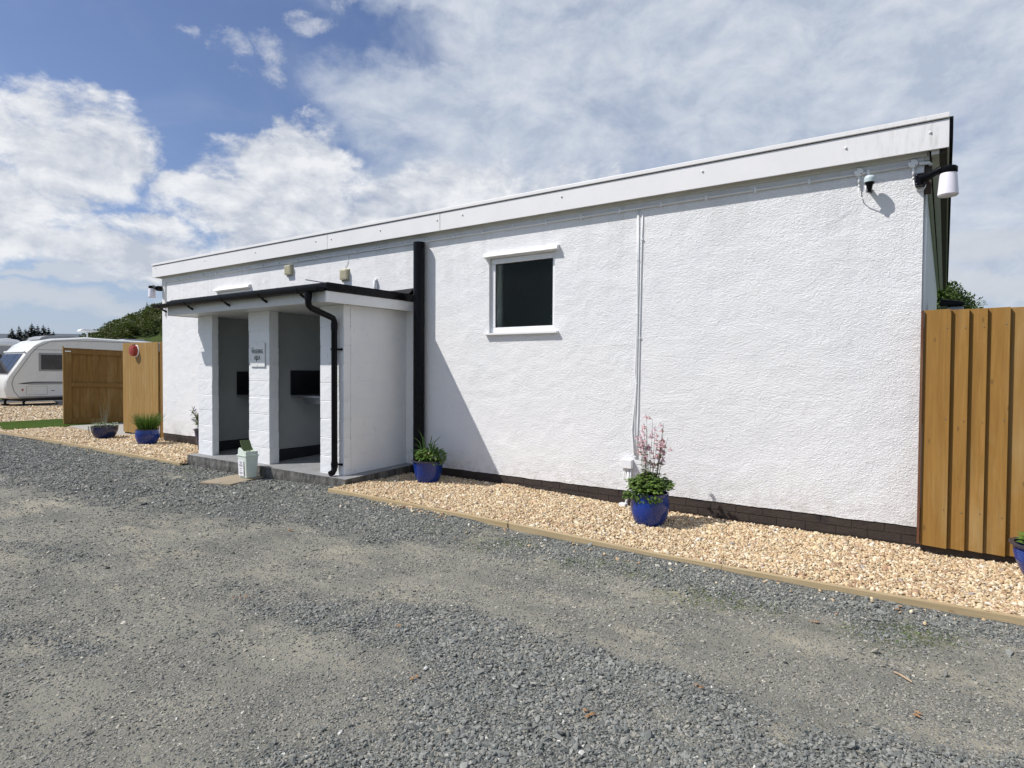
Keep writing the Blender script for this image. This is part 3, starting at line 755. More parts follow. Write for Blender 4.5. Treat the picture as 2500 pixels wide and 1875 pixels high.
# soffit, wall plate and roof
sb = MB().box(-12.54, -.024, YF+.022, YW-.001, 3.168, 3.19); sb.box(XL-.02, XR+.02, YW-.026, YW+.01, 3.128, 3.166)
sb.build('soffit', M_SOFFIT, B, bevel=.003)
for a in ((-.118, -.066, YF+.03, 15.7, 3.118, 3.172), (-.018, -.004, YF+.03, 15.8, 3.16, 3.36), (XR+.002, -.13, YW, 15.6, 3.10, 3.17), (-12.55, -12.41, YF+.05, 15.7, 3.15, 3.18)):
    MB().box(*a).build('verge_board', M_SOFFIT, B, bevel=.003)
for a in ((-.13, -.002, YF+.05, 15.8, 3.19, 3.22), (-.064, -.02, YF+.05, 15.7, 3.12, 3.16)): MB().box(*a).build('verge_timber', M_DARKWOOD, B)
MB().box(-12.56, .02, YF+.055, 15.9, 3.225, 3.40).build('roof', M_FELT, B, bevel=.004)
MB().box(XR+.002, XR+.05, YW+.015, YW+.075, 2.85, 3.12).build('corner_post', M_DARKWOOD, B)

# windows
def window(x0, x1, z0, z1, gl, hood, sill):
    a, b_, c_, d = x0+.004, x1-.004, z0+.004, z1-.004; yf = YW+.035; ft = .062
    fr = MB()
    fr.box(a, b_, yf, yf+.06, c_, c_+ft+.0); fr.box(a, b_, yf, yf+.06, d-ft, d)
    fr.box(a, a+ft, yf, yf+.06, c_+ft, d-ft); fr.box(b_-ft+.02, b_, yf, yf+.06, c_+ft, d-ft)
    F_ = fr.build('window', M_UPVC, B, bevel=.006)
    MB().add([(a+ft-.01, yf+.03, c_+ft-.01), (b_-ft+.03, yf+.03, c_+ft-.01), (b_-ft+.03, yf+.03, d-ft+.01), (a+ft-.01, yf+.03, d-ft+.01)], [(0, 1, 2, 3)]).build('pane', M_OBSCURE, F_)
    y1 = yf+.062; y2 = yf+.30
    v = [(x0, y, z) for y in (y1, y2) for z in (z0, z1)]+[(x1, y, z) for y in (y1, y2) for z in (z0, z1)]
    MB().add(v, [(0, 1, 3, 2), (4, 6, 7, 5), (0, 2, 6, 4), (1, 5, 7, 3)]).build('inner_reveal', M_UPVC, F_)
    MB().add([(x0-.4, y2, z0-.6), (x1+.4, y2, z0-.6), (x1+.4, y2, z1+.3), (x0-.4, y2, z1+.3), (x0-.4, y2+1.2, z0-.6), (x1+.4, y2+1.2, z0-.6), (x1+.4, y2+1.2, z1+.3), (x0-.4, y2+1.2, z1+.3)],
             [(4, 5, 6, 7), (0, 1, 5, 4), (3, 2, 6, 7), (0, 3, 7, 4), (1, 2, 6, 5)]).build('dark_room', M_ROOM, F_)
    g = MB(); e = .007
    g.box(a+ft, b_-ft+.02, yf+.014, yf+.025, c_+ft, c_+ft+e); g.box(a+ft, b_-ft+.02, yf+.014, yf+.025, d-ft-e, d-ft)
    g.box(a+ft, a+ft+e, yf+.014, yf+.025, c_+ft+e, d-ft-e); g.box(b_-ft+.02-e, b_-ft+.02, yf+.014, yf+.025, c_+ft+e, d-ft-e)
    g.build('gasket', M_GASKET, F_)
    hd_ = MB(); k = 22
    v = []
    for i in range(k+1):
        x = x0-.055+(x1-x0+.115)*i/k; j = .003*vnoise(x, 1, 9, 3)
        v += [(x, YW-.0, z1+.062+j), (x, YW-.045+j, z1+.052+j), (x, YW-.060+j, z1+.012+j*1.5), (x, YW-.0, z1+.002)]
    hd_.add(v, [(4*i+q, 4*i+(q+1) % 4, 4*i+4+(q+1) % 4, 4*i+4+q) for i in range(k) for q in range(4)]+[(0, 1, 2, 3), (4*k+3, 4*k+2, 4*k+1, 4*k)])
    hd_.build('lintel_drip', M_WALL, F_)
    MB().box(x0-.045, x1+.055, YW-.048, YW+.036, z0-.026, z0-.002).build('sill', M_UPVC, F_, bevel=.004)
window(*HOLES[0], 0, 0, 0)
window(*HOLES[1], 0, 0, 0)
# vents
for (x, z) in ((-8.385, 2.945), (-7.085, 2.765)):
    m = MB().box(x-.085, x+.085, YW-.012, YW, z-.085, z+.085)
    m.prism([(x-.072, z-.072), (x+.072, z-.072), (x+.072, z+.072), (x-.072, z+.072)], 'y', YW-.055, YW-.012)
    V = m.build('vent', M_BEIGE, B, bevel=.004)
    g = MB()
    for i in range(7): g.box(x-.056, x+.056, YW-.060, YW-.056, z-.056+i*.017, z-.045+i*.017)
    g.build('grille', M_BEIGE, V)
# big black rainwater pipe
MB().tube([(-5.568, 5.878, .0), (-5.568, 5.878, 3.045)], .073, 28).build('rain_pipe', M_BLACK, B, smooth=False)
smooth_by_angle(bpy.data.objects['rain_pipe'])
# conduit under the eaves, with clips
CND = MB().tube([(-12.24, YW-.014, 2.40), (-12.24, YW-.014, 3.02), (-12.20, YW-.014, 3.055), (-.27, YW-.014, 3.072)], .0105, 8).build('conduit', M_WPLAST, B, smooth=True)
x = -11.8
while x < -.4:
    MB().box(x-.009, x+.009, YW-.028, YW, 3.048, 3.092).build('conduit_clip', M_WPLAST, CND); x += .45
cc = MB()
cc.tube([(-.20, YW-.016, 3.078), (-.135, YW-.016, 3.075), (-.12, YW+.002, 3.06)], .014, 8)
cc.tube([(XR+.011, YW+.10, 3.05), (XR+.011, YW+.10, 2.0), (XR+.011, YW+.10, 1.0)], .012, 8)
cc.build('conduit', M_WPLAST, B, smooth=True)
for bx, zz in ((-.62, 3.085), (-.238, 3.085)):
    j = MB().lathe([(.034, 0), (.034, -.03), (.030, -.034)], (bx, YW, zz), 24, True, 'y').build('junction_box', M_WPLAST, B, bevel=0); smooth_by_angle(j)
    for k in (-1, 1): MB().lathe([(.004, -.0335), (.004, -.036)], (bx+k*.018, YW, zz-k*.018), 8, True, 'y').build('screw', M_GASKET, j)
    MB().tube([(bx, YW-.016, zz-.03), (bx+.003, YW-.016, zz-.10)], .011, 8).tube([(bx+.003, YW-.016, zz-.10), (bx+.003, YW-.016, zz-.125)], .008, 8).build('conduit_stub', M_WPLAST, j, smooth=True)
# twin cables down to the switch box
def cable(pts, r=.0045):
    return MB().tube([(a, YW-.008, b_) for a, b_ in pts], r, 6).build('cable', M_WPLAST, B, smooth=True)
cable([(-2.603, 3.06), (-2.600, 2.4), (-2.600, 1.86), (-2.612, 1.4), (-2.600, 1.25), (-2.622, 1.0), (-2.640, .80), (-2.622, .58), (-2.612, .52)], .0062)
cable([(-2.590, 3.06), (-2.588, 2.4), (-2.592, 1.86), (-2.598, 1.25), (-2.612, .9), (-2.606, .52)])
cable([(-2.548, 2.99), (-2.553, 2.75), (-2.560, 2.4), (-2.566, 1.9), (-2.572, 1.4), (-2.576, .95), (-2.585, .7), (-2.583, .52)], .0055)
for a, z in ((-2.597, 2.55), (-2.552, 2.75), (-2.600, 1.28), (-2.60, 2.0), (-2.567, 1.75), (-2.606, .53)): MB().box(a-.012, a+.012, YW-.016, YW, z-.006, z+.006).build('cable_clip', M_WPLAST, B)
jb = MB().box(-2.745, -2.625, YW-.06, YW, .405, .495).build('switch_box', M_WPLAST, B, bevel=.006)
jc = MB().tube([(-2.72, YW-.03, .405), (-2.718, YW-.03, .30), (-2.69, YW-.03, .23), (-2.655, YW-.03, .225), (-2.645, YW-.03, .30), (-2.64, YW-.03, .40)], .006, 6)
jc.tube([(-2.672, YW-.025, .40), (-2.668, YW-.025, .24), (-2.665, YW-.03, .13), (-2.69, YW-.05, .03)], .012, 8)
jc.build('cable', M_WPLAST, jb, smooth=True)
MB().box(-2.735, -2.665, YW-.11, YW-.04, -.02, .05, .006).build('cable_plug', M_WPLAST, jb, bevel=.006)
cable([(-7.02, 3.05), (-7.03, 2.95), (-7.06, 2.90), (-7.10, 2.875)], .004)
MB().tube([(-6.451, YW-.03, 2.36), (-6.451, YW-.03, 2.63), (-6.451, YW+.01, 2.655)], .021, 12).build('stub_pipe', M_WALL, B, smooth=True)

# ---- porch
PX0, PX1, PY0 = -9.33, -5.73, 4.55
MB().box(PX0, PX1, PY0, YW, 2.302, 2.385).build('porch_roof', M_BLACK, B, bevel=.006)
MB().box(PX0+.03, PX1-.03, PY0+.04, YW-.002, 2.387, 2.402).build('roof_felt', M_FELT, B)
fl = MB(); xs_ = np.linspace(-9.3, -5.74, 60)
v = []
for x in xs_:
    h = 2.46+.012*vnoise(x, 0, 4, 6)+(.02 if x > -6.3 else 0)
    v += [(x, YW-.006, 2.40), (x, YW-.006, h), (x, YW-.09, 2.404)]
fl.add(v, [(3*i+a, 3*i+b_, 3*i+3+b_, 3*i+3+a) for i in range(59) for a, b_ in ((0, 1), (1, 2))]); fl.build('flashing', M_FELT, B)
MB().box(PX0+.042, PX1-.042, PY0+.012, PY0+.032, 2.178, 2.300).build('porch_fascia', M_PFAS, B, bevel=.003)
MB().box(PX1-.04, PX1-.016, PY0+.008, YW-.002, 2.176, 2.300).build('porch_bargeboard', M_UPVC, B, bevel=.003)
MB().box(PX0+.016, PX0+.04, PY0+.008, YW-.002, 2.176, 2.300).build('porch_bargeboard', M_UPVC, B, bevel=.003)
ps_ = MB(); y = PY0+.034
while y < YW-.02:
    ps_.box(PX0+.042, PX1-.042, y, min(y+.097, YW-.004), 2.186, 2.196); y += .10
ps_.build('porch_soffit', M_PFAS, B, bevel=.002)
# gutter: half round
gv = []; seg = 12; gx0, gx1 = -9.50, -5.745
gy, gz, gr = 4.488, 2.335, .056
prof = [(gy+gr*math.cos(math.pi+math.pi*k/seg), gz+gr*math.sin(math.pi+math.pi*k/seg)) for k in range(seg+1)]
prof_in = [(gy+(gr-.005)*math.cos(math.pi+math.pi*k/seg), gz+(gr-.005)*math.sin(math.pi+math.pi*k/seg)) for k in range(seg, -1, -1)]
G_ = MB().prism(prof+prof_in, 'x', gx0, gx1)
G_.prism(prof, 'x', gx0, gx0+.006); G_.prism(prof, 'x', gx1-.006, gx1)
G_ = G_.build('gutter', M_BLACK, B)
for x in (-9.35, -8.62, -7.70, -6.88, -6.12):
    b_ = MB(); n_ = 10; pr = [(gy+(gr+.005)*math.cos(math.pi+math.pi*k/n_), gz+(gr+.005)*math.sin(math.pi+math.pi*k/n_)) for k in range(n_+1)]
    pi_ = [(gy+(gr+.0005)*math.cos(math.pi+math.pi*k/n_), gz+(gr+.0005)*math.sin(math.pi+math.pi*k/n_)) for k in range(n_, -1, -1)]
    b_.prism(pr+pi_, 'x', x-.014, x+.014); b_.prism([(gy+.0, 2.282), (PY0+.014, 2.248), (PY0+.014, 2.222), (gy-.0, 2.262)], 'x', x-.014, x+.014)
    b_.build('gutter_bracket', M_BLACK, G_)
dpx = -5.975
dp = MB()
dp.tube([(dpx, 4.49, 2.30), (dpx, 4.49, 2.17), (dpx, 4.50, 2.14), (dpx-.005, 4.53, 2.115), (dpx-.01, 4.80, 2.035), (dpx-.01, 4.845, 2.02), (dpx-.01, 4.865, 1.985), (dpx-.01, 4.865, .24), (dpx-.01, 4.86, .205), (dpx-.01, 4.84, .178), (dpx-.01, 4.80, .165)],
        [.042]+[.036]*10, 18)
dp.tube([(dpx, 4.49, 2.29), (dpx, 4.49, 2.215)], .043, 18)
dp.tube([(dpx-.01, 4.865, 1.97), (dpx-.01, 4.865, 1.88)], .040, 18); dp.tube([(dpx-.01, 4.865, .30), (dpx-.01, 4.865, .23)], .040, 18)
DPo = dp.build('downpipe', M_BLACK, B); smooth_by_angle(DPo, 35)
for z in (1.65, .27):
    MB().tube([(dpx-.01, 4.865, z-.012), (dpx-.01, 4.865, z+.012)], .043, 18).box(dpx-.01, dpx+.075, 4.902, 4.916, z-.010, z+.010).box(dpx+.060, dpx+.075, 4.90, 4.926, z-.014, z+.014).build('pipe_clip', M_BLACK, DPo)
MB().tube([(-5.955, 4.44, 2.425), (-5.935, 4.62, 2.418), (-5.90, 4.90, 2.412)], .006, 6).build('metal_rod', M_STEEL, B)

def pillar(x0, x1, y0, y1, z0, z1, name='pillar'):
    m = MB(); z = z0; k = 0
    m.box(x0+.004, x1-.004, y0+.004, y1-.004, z0, z1)
    nx = max(2, int((x1-x0)/.05)); ny = max(2, int((y1-y0)/.05))
    while z < z1-.01:
        zt = min(z+.221, z1); j = [random.uniform(-.0035, .0035) for _ in range(4)]
        a, b_, c_, d = x0+j[0], x1+j[1], y0+j[2]*.5, y1
        bm = MB(); bm.box(a, b_, c_, d, z, zt)
        m.add(bm.v, bm.f); z = zt+.004; k += 1
    o = m.build(name, M_BLOCK, B)
    # break the arrises: subdivide and roughen
    bm = bmesh.new(); bm.from_mesh(o.data)
    bmesh.ops.bevel(bm, geom=[e for e in bm.edges if e.calc_face_angle(0) > .6], offset=.004, segments=1, affect='EDGES')
    bmesh.ops.subdivide_edges(bm, edges=[e for e in bm.edges if e.calc_length() > .09], cuts=5, use_grid_fill=True)
    for v in bm.verts:
        nrm = v.normal; kk = .0026*mnoise.noise(v.co*31)+.0016*mnoise.noise(v.co*11)
        v.co += nrm*kk
    bm.to_mesh(o.data); bm.free()
    return o
SZ0 = .125
pillar(-9.175, -8.79, 4.93, 5.03, SZ0, 2.185)
pillar(-7.85, -7.378, 4.925, 5.068, SZ0, 2.185)
pillar(-6.325, -5.885, 4.925, 5.03, SZ0, 2.185)
MB().box(-5.985, -5.885, 5.032, YW-.002, SZ0, 2.185).build('porch_side_wall', M_BLOCK, B, bevel=.006)
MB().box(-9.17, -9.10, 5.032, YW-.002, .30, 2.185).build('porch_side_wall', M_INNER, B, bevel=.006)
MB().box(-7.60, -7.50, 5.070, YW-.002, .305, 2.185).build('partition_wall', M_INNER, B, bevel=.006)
MB().box(-7.594, -7.506, 5.09, YW-.004, .13, .303).box(-9.165, -9.106, 5.036, YW-.004, .13, .298).box(-9.09, -6.0, YW-.010, YW-.003, .15, .33).build('skirting', M_DKPAINT, B)
for (x, y0, z0, z1, xe) in ((-7.497, 5.335, 1.045, 1.392, -6.0), (-9.097, 5.50, 1.0, 1.366, -7.61)):
    MB().box(x, x+.012, y0, YW-.012, z0, z1).build('splash_panel', M_PANEL, B)
    MB().box(x+.013, xe, YW-.016, YW-.004, z0, z1).build('splash_panel', M_PANEL, B)
    sk = MB().box(x+.014, xe, y0-.01, YW-.018, z0-.028, z0+.004)
    pr = [(x+.18, z0-.03), (xe-.2, z0-.03), (xe-.26, z0-.11), (x+.24, z0-.11)]
    sk.prism(pr, 'y', y0+.05, YW-.05)
    sk = sk.build('sink', M_STEEL, B, bevel=.006)
    xt = x+.62
    MB().tube([(xt, YW-.03, z0+.20), (xt, YW-.09, z0+.21), (xt, YW-.15, z0+.20), (xt, YW-.17, z0+.15)], .011, 10).tube([(xt-.10, YW-.02, z0+.20), (xt+.10, YW-.02, z0+.20)], .012, 10).tube([(xt+.09, YW-.05, z0+.17), (xt+.09, YW-.05, z0+.26)], .016, 10).build('tap', M_STEEL, sk, smooth=True)
# concrete step
def slab():
    bm = bmesh.new(); nx, ny, nz = 110, 30, 6; x0, x1, y0, y1 = -9.225, -5.70, 4.785, YW+.003
    def top(y): return .130+(y-y0)/(y1-y0)*.036
    vs = {}
    def V(i, j, k):
        if (i, j, k) in vs: return vs[i, j, k]
        x = x0+(x1-x0)*i/nx; y = y0+(y1-y0)*j/ny; z = -.10+(top(y)+.10)*k/nz
        p = Vector((x, y, z)); rn = .012*(1-k/nz)+.003
        if k == nz: rn = .0015
        d = rn*(mnoise.noise(p*9)+.6*mnoise.noise(p*23))
        if j == 0: p.y += d-(.004 if k < nz-1 else .0)+(.02*max(0, mnoise.noise(p*4+Vector((5, 5, 5))))*(1-k/nz))
        if i == nx: p.x += d
        if i == 0: p.x -= d
        if k == nz: p.z += d
        vs[i, j, k] = bm.verts.new(p); return vs[i, j, k]
    for i in range(nx):
        for j in range(ny): bm.faces.new((V(i, j, nz), V(i+1, j, nz), V(i+1, j+1, nz), V(i, j+1, nz)))
        for k in range(nz): bm.faces.new((V(i, 0, k), V(i+1, 0, k), V(i+1, 0, k+1), V(i, 0, k+1)))
    for j in range(ny):
        for k in range(nz):
            bm.faces.new((V(nx, j, k), V(nx, j+1, k), V(nx, j+1, k+1), V(nx, j, k+1))); bm.faces.new((V(0, j+1, k), V(0, j, k), V(0, j, k+1), V(0, j+1, k+1)))
    bmesh.ops.bevel(bm, geom=[e for e in bm.edges if e.calc_face_angle(0) > 1.0], offset=.007, segments=2, affect='EDGES')
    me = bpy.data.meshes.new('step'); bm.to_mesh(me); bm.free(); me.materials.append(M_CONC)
    o = bpy.data.objects.new('step', me); COL.objects.link(o); o.parent = B; o.matrix_parent_inverse = parent_world(B).inverted(); return o
slab()

# ------------------------------------------------------------------ sign
def text_mesh(s, size, ext, m, name, parent, loc, rot=(math.pi/2, 0, 0), sx=1.0, bold=.0):
    cu = bpy.data.curves.new(name, 'FONT'); cu.body = s; cu.size = size; cu.extrude = ext; cu.align_x = 'CENTER'; cu.offset = bold; cu.resolution_u = 3
    tmp = bpy.data.objects.new(name, cu); COL.objects.link(tmp); bpy.context.view_layer.update()
    me = bpy.data.meshes.new_from_object(tmp.evaluated_get(bpy.context.evaluated_depsgraph_get())); COL.objects.unlink(tmp); bpy.data.objects.remove(tmp)
    me.transform(Matrix.Translation(loc) @ Matrix.Rotation(rot[2], 4, 'Z') @ Matrix.Rotation(rot[0], 4, 'X') @ Matrix.Diagonal((sx, 1, 1, 1)))
    me.materials.clear(); me.materials.append(m)
    o = bpy.data.objects.new(name, me); COL.objects.link(o); o.parent = parent; o.matrix_parent_inverse = parent_world(parent).inverted(); return o
sg = thing('washing_sign', 'small white sign reading WASHING AREA on the middle white pillar of the porch', 'sign', (-7.62, 4.92, 1.60))
MB().box(-7.785, -7.458, 4.908, 4.918, 1.440, 1.762).build('plate', M_SIGN, sg, bevel=.002)
text_mesh('WASHING', .086, .0008, M_SIGNINK, 'lettering', sg, (-7.622, 4.906, 1.618), sx=.66)
text_mesh('AREA', .086, .0008, M_SIGNINK, 'lettering', sg, (-7.625, 4.906, 1.532), sx=.66)
MB().tube([(-7.752, 4.9065, 1.678), (-7.73, 4.9065, 1.695), (-7.712, 4.9065, 1.697)], .0035, 5).build('lettering', M_SIGNINK, sg)
MB().tube([(-7.640, 4.9065, 1.545), (-7.642, 4.9065, 1.522), (-7.630, 4.9065, 1.512)], .004, 5).build('lettering', M_SIGNINK, sg)
for x, z in ((-7.622, 1.748), (-7.622, 1.455)): MB().lathe([(.005, -0.0005), (.005, -.003)], (x, 4.908, z), 10, True, 'y').build('screw', M_GASKET, sg)

# ------------------------------------------------------------------ corner lamps and dusk sensor
def lamp(x, sgn, label):
    o = thing('wall_lamp', label, 'wall lamp', (x, YW, 2.94), 'black bracket lamps at the corners of the building')
    MB().box(x-.032, x+.032, 5.875, YW-.001, 2.892, 2.985).build('mounting_plate', M_BLACK, o, bevel=.006)
    hx = x+sgn*.185; yy = 5.872
    a = MB(); v = []
    path = [(x, 2.935, .034), (x+sgn*.055, 2.950, .032), (x+sgn*.10, 2.972, .026), (x+sgn*.14, 2.985, .030)]
    a.tube([(px, yy, pz) for px, pz, _ in path], [r for *_, r in path], 16)
    a.lathe([(.055, 2.948), (.060, 2.955), (.061, 2.99), (.052, 3.0), (.02, 3.003)], (hx, yy, 0), 28)
    smooth_by_angle(a.build('arm', M_BLACK, o))
    s = MB().lathe([(.054, 2.950), (.058, 2.93), (.068, 2.80), (.069, 2.785), (.062, 2.776), (.01, 2.774)], (hx, yy, 0), 32).build('lamp_shade', M_LAMPSH, o); smooth_by_angle(s, 30)
    for z in (2.905, 2.972): MB().lathe([(.004, -.0005), (.004, -.003)], (x-sgn*.022, 5.875, z), 8, True, 'y').build('screw', M_STEEL, o)
    sx_ = bpy.data.objects
    MB().tube([(-.235, YW-.016, 2.965), (-.228, YW-.02, 2.90), (-.20, YW-.03, 2.865), (-.165, YW-.04, 2.865), (-.152, YW-.05, 2.885), (-.152, YW-.05, 2.90)] if sgn > 0 else
              [(x+.05, YW-.01, 3.05), (x+.07, YW-.03, 3.02), (x+.03, YW-.04, 2.985)], .0045, 6).build('flex', M_WPLAST, o, smooth=True)
    return o
lamp(-.19, 1, 'black bracket lamp with tapered white diffuser at the right corner under the eaves')
lamp(-12.40, -1, 'small black bracket lamp with white diffuser at the far left corner of the building')
S = thing('dusk_sensor', 'small photocell with pale blue cap and black body hanging under the right eaves', 'sensor', (-.533, 5.86, 2.93))
cx, cy = -.533, 5.862
smooth_by_angle(MB().lathe([(.038, 2.966), (.041, 2.974), (.039, 2.984), (.041, 2.990), (.040, 3.004), (.030, 3.018), (.008, 3.024)], (cx, cy, 0), 28).build('cap', M_SENSOR, S), 50)
smooth_by_angle(MB().lathe([(.012, 2.885), (.016, 2.89), (.017, 2.915), (.021, 2.92), (.024, 2.942), (.035, 2.955), (.036, 2.966)], (cx, cy, 0), 20).box(cx-.012, cx+.012, cy, YW-.0, 2.905, 2.935).build('body', M_BLACK, S))
MB().tube([(-.617, YW-.016, 2.97), (-.620, YW-.02, 2.92), (-.612, YW-.03, 2.875), (-.585, YW-.045, 2.855), (-.553, YW-.07, 2.865), (-.537, cy, 2.89)], .0045, 6).build('flex', M_WPLAST, S, smooth=True)
MB().tube([(cx-.026, cy, 2.94), (cx-.026, cy+.01, 2.905), (cx-.016, cy+.02, 2.885)], .006, 6).build('gland', M_WPLAST, S, smooth=True)

# ------------------------------------------------------------------ right fence (overlapping boards)
FY = 5.78
f = thing('timber_fence', 'golden brown fence of upright overlapping boards at the right end of the white wall', 'fence', (0, FY, 0))
joints = [-.140, .020, .130, .240, .371, .50, .63, .75, .88, 1.0, 1.12, 1.25, 1.38, 1.5, 1.63, 1.76, 1.89, 2.02, 2.15]
for i, (a, b_) in enumerate(zip(joints, joints[1:])):
    z0 = .075-random.uniform(0, .008); z1 = 1.892+random.uniform(-.002, .004)
    # board tapers from a thin covered left edge to a proud right edge
    pts = [(a+.001, FY+.012), (b_+.012, FY-.022), (b_+.012, FY+.003), (a+.001, FY+.026)]
    pts = [(x, y+.0015*(i % 3)) for x, y in pts]
    MB().prism(pts, 'z', z0, z1).build('board', M_FENCE, f, bevel=.0015)
MB().box(-.160, -.142, FY-.010, FY+.05, .075, 1.893).build('end_batten', M_POSTW, f, bevel=.002)
for z in (.35, 1.05, 1.72): MB().box(-.14, 2.16, FY+.032, FY+.09, z-.04, z+.04).build('rail', M_FENCE, f)
for x in (-.09, 2.1): MB().box(x-.045, x+.045, FY+.092, FY+.18, -.1, 1.85).build('post', M_POSTW, f)
MB().box(-.135, 2.15, FY+.035, FY+.06, -.06, .11).build('gravel_board', M_DARKWOOD, f)
for a, b_ in zip(joints[:6], joints[1:]):
    for z in (.36, 1.06, 1.76): MB().lathe([(.0035, 0), (.0035, -.002)], (b_-.012, FY-.0185, z+random.uniform(-.01, .01)), 8, True, 'y').build('nail', M_STEEL, f)
# things behind the fence
t_ = thing('garden_bin', 'grey bin with a black lid just showing above the fence beside the gable', 'bin', (.12, 8, 0))
MB().prism([(0, 7.75), (.145, 7.75), (.145, 8.1), (0, 8.1)], 'z', -.05, 2.085).build('body', M_PITCHBIN, t_, bevel=.02)
MB().prism([(-.06, 2.09), (.15, 2.09), (.155, 2.12), (.10, 2.14), (.0, 2.155), (-.05, 2.165)], 'y', 7.72, 8.12).build('lid', M_BLACK, t_, bevel=.01)

# ------------------------------------------------------------------ left fence panel, bell, gate
FP = 6.10
f = thing('timber_fence', 'pale pine board panel beside the left corner of the white building', 'fence', (-13.6, FP, 0))
x = -14.375; i = 0
while x < -12.87:
    w_ = .118; MB().box(x, min(x+w_-.003, -12.862), FP, FP+.022, .055, 1.935+random.uniform(-.002, .002)).build('board', M_FENCE2, f, bevel=.002); x += w_; i += 1
MB().box(-12.861, -12.50, FP+.03, FP+.13, -.05, 1.935).build('post', M_GATEW, f, bevel=.003)
MB().box(-14.36, -14.26, FP+.025, FP+.12, -.05, 1.9).build('post', M_GATEW, f)
for z in (.3, 1.0, 1.7): MB().box(-14.25, -12.87, FP+.024, FP+.05, z-.04, z+.04).build('rail', M_GATEW, f)
bz = 1.765; bx = -13.76
b = thing('alarm_bell', 'round faded red alarm bell with white rim fixed to the pale pine panel', 'bell', (bx, FP, bz))
smooth_by_angle(MB().lathe([(.125, 0), (.125, -.012), (.118, -.016)], (bx, FP, bz), 32, True, 'y').build('back_plate', M_WPLAST, b))
smooth_by_angle(MB().lathe([(.112, -.016), (.112, -.085), (.104, -.10), (.06, -.106), (.058, -.112), (.02, -.116)], (bx-.01, FP, bz+.005), 32, True, 'y').build('dome', M_RED, b), 35)
MB().box(bx-.14, bx-.02, FP-.02, FP, bz+.12, bz+.135).build('rain_lip', M_GASKET, b)
g = thing('timber_gate', 'brown timber gate with mid rail standing open beside the turf', 'gate', (-17.6, 6.2, 0))
def gate():
    o = Vector((-17.66, 6.17, 0)); d = Vector((.25, .97, 0)).normalized(); nrm = Vector((d.y, -d.x, 0))
    def bx_(s0, s1, n0, n1, z0, z1, name, m, par):
        v = []
        for s in (s0, s1):
            for q in (n0, n1):
                for z in (z0, z1): p = o+d*s+nrm*q; v.append((p.x, p.y, z-.038*s))
        mb = MB().add(v, [(0, 1, 3, 2), (4, 6, 7, 5), (0, 4, 5, 1), (2, 3, 7, 6), (0, 2, 6, 4), (1, 5, 7, 3)])
        return mb.build(name, m, par, bevel=.003)
    L = 2.3
    s = .0
    while s < L-.01:
        bx_(s, s+.1495, -.075, -.05, .03, 1.90, 'board', M_GATEW, g); s += .15
    bx_(0, .15, -.048, 0, .03, 1.865, 'stile', M_GATEW, g); bx_(L-.15, L, -.048, 0, .03, 1.865, 'stile', M_GATEW, g)
    for a, b_ in ((.03, .16), (.95, 1.05), (1.76, 1.865)): bx_(.152, L-.152, -.046, -.004, a, b_, 'rail', M_GATEW, g)
    bx_(-.022, -.002, -.09, .004, .02, 1.94, 'edge_batten', M_FENCE2, g)
    bx_(.02, .14, .002, .03, 1.80, 1.825, 'latch', M_WPLAST, g)
    bx_(L+.02, L+.12, -.10, .02, -.05, 1.95, 'post', M_POSTW, g)
gate()

# ------------------------------------------------------------------ waste bin on its plank
def yawbox(c, ang): return Matrix.Translation(c) @ Matrix.Rotation(ang, 4, 'Z')
pk = MB().box(-.235, .235, -.30, .30, -.022, .0); Mx = yawbox((-7.43, 4.43, .004), R(17))
pk.v = [tuple(Mx @ Vector(p)) for p in pk.v]
tag(pk.build('wooden_plank', M_PLANK, bevel=.003), 'short weathered board lying on the gravel under the small bin', 'plank')
T = thing('swing_bin', 'small pale green swing-lid waste bin with open flap on a board by the step', 'bin', (-7.37, 4.62, .006))
Mb = yawbox((-7.385, 4.615, .006), R(-4))
def tf(mb): mb.v = [tuple(Mb @ Vector(p)) for p in mb.v]; return mb
def frust(w0, d0, w1, d1, z0, z1):
    v = [(s*w0, t*d0, z0) for s, t in ((-1, -1), (1, -1), (1, 1), (-1, 1))]+[(s*w1, t*d1, z1) for s, t in ((-1, -1), (1, -1), (1, 1), (-1, 1))]
    return v, [(3, 2, 1, 0), (4, 5, 6, 7), (0, 1, 5, 4), (1, 2, 6, 5), (2, 3, 7, 6), (3, 0, 4, 7)]
tf(MB().add(*frust(.092, .070, .108, .085, 0, .285))).build('body', M_BIN, T, bevel=.012)
tf(MB().add(*frust(.116, .092, .116, .092, .282, .298))).build('rim', M_BIN, T, bevel=.004)
hp = [(-.100, .30), (.100, .30), (.100, .345), (.085, .350), (.04, .345), (-.02, .372), (-.06, .388), (-.088, .378), (-.100, .345)]
lid = MB(); lid.prism([(x, z) for x, z in hp], 'y', -.082, -.070); lid.prism([(x, z) for x, z in hp], 'y', .070, .082)
lid.box(-.100, -.088, -.070, .070, .30, .375); lid.box(.088, .100, -.070, .070, .30, .345); tf(lid).build('hood', M_BIN, T, bevel=.003)
fp = MB(); v = [(-.01, -.068, .345), (-.01, .068, .345), (-.085, .064, .475), (-.085, -.064, .475)]; off = Vector((.008, 0, .005))
fp.add([Vector(p) for p in v]+[Vector(p)+off for p in v], [(0, 1, 2, 3), (7, 6, 5, 4), (0, 4, 5, 1), (1, 5, 6, 2), (2, 6, 7, 3), (3, 7, 4, 0)]); tf(fp).build('flap', M_BINF, T, bevel=.002)
lb = MB(); lb.add([(-.080, -.0835, .03), (.050, -.0835, .03), (.054, -.0905, .235), (-.084, -.0905, .235)], [(0, 1, 2, 3)])
lb.v = [(x, y+(-.0005), z) for x, y, z in lb.v]; tf(lb).build('label', M_LABEL, T)
ink = MB()
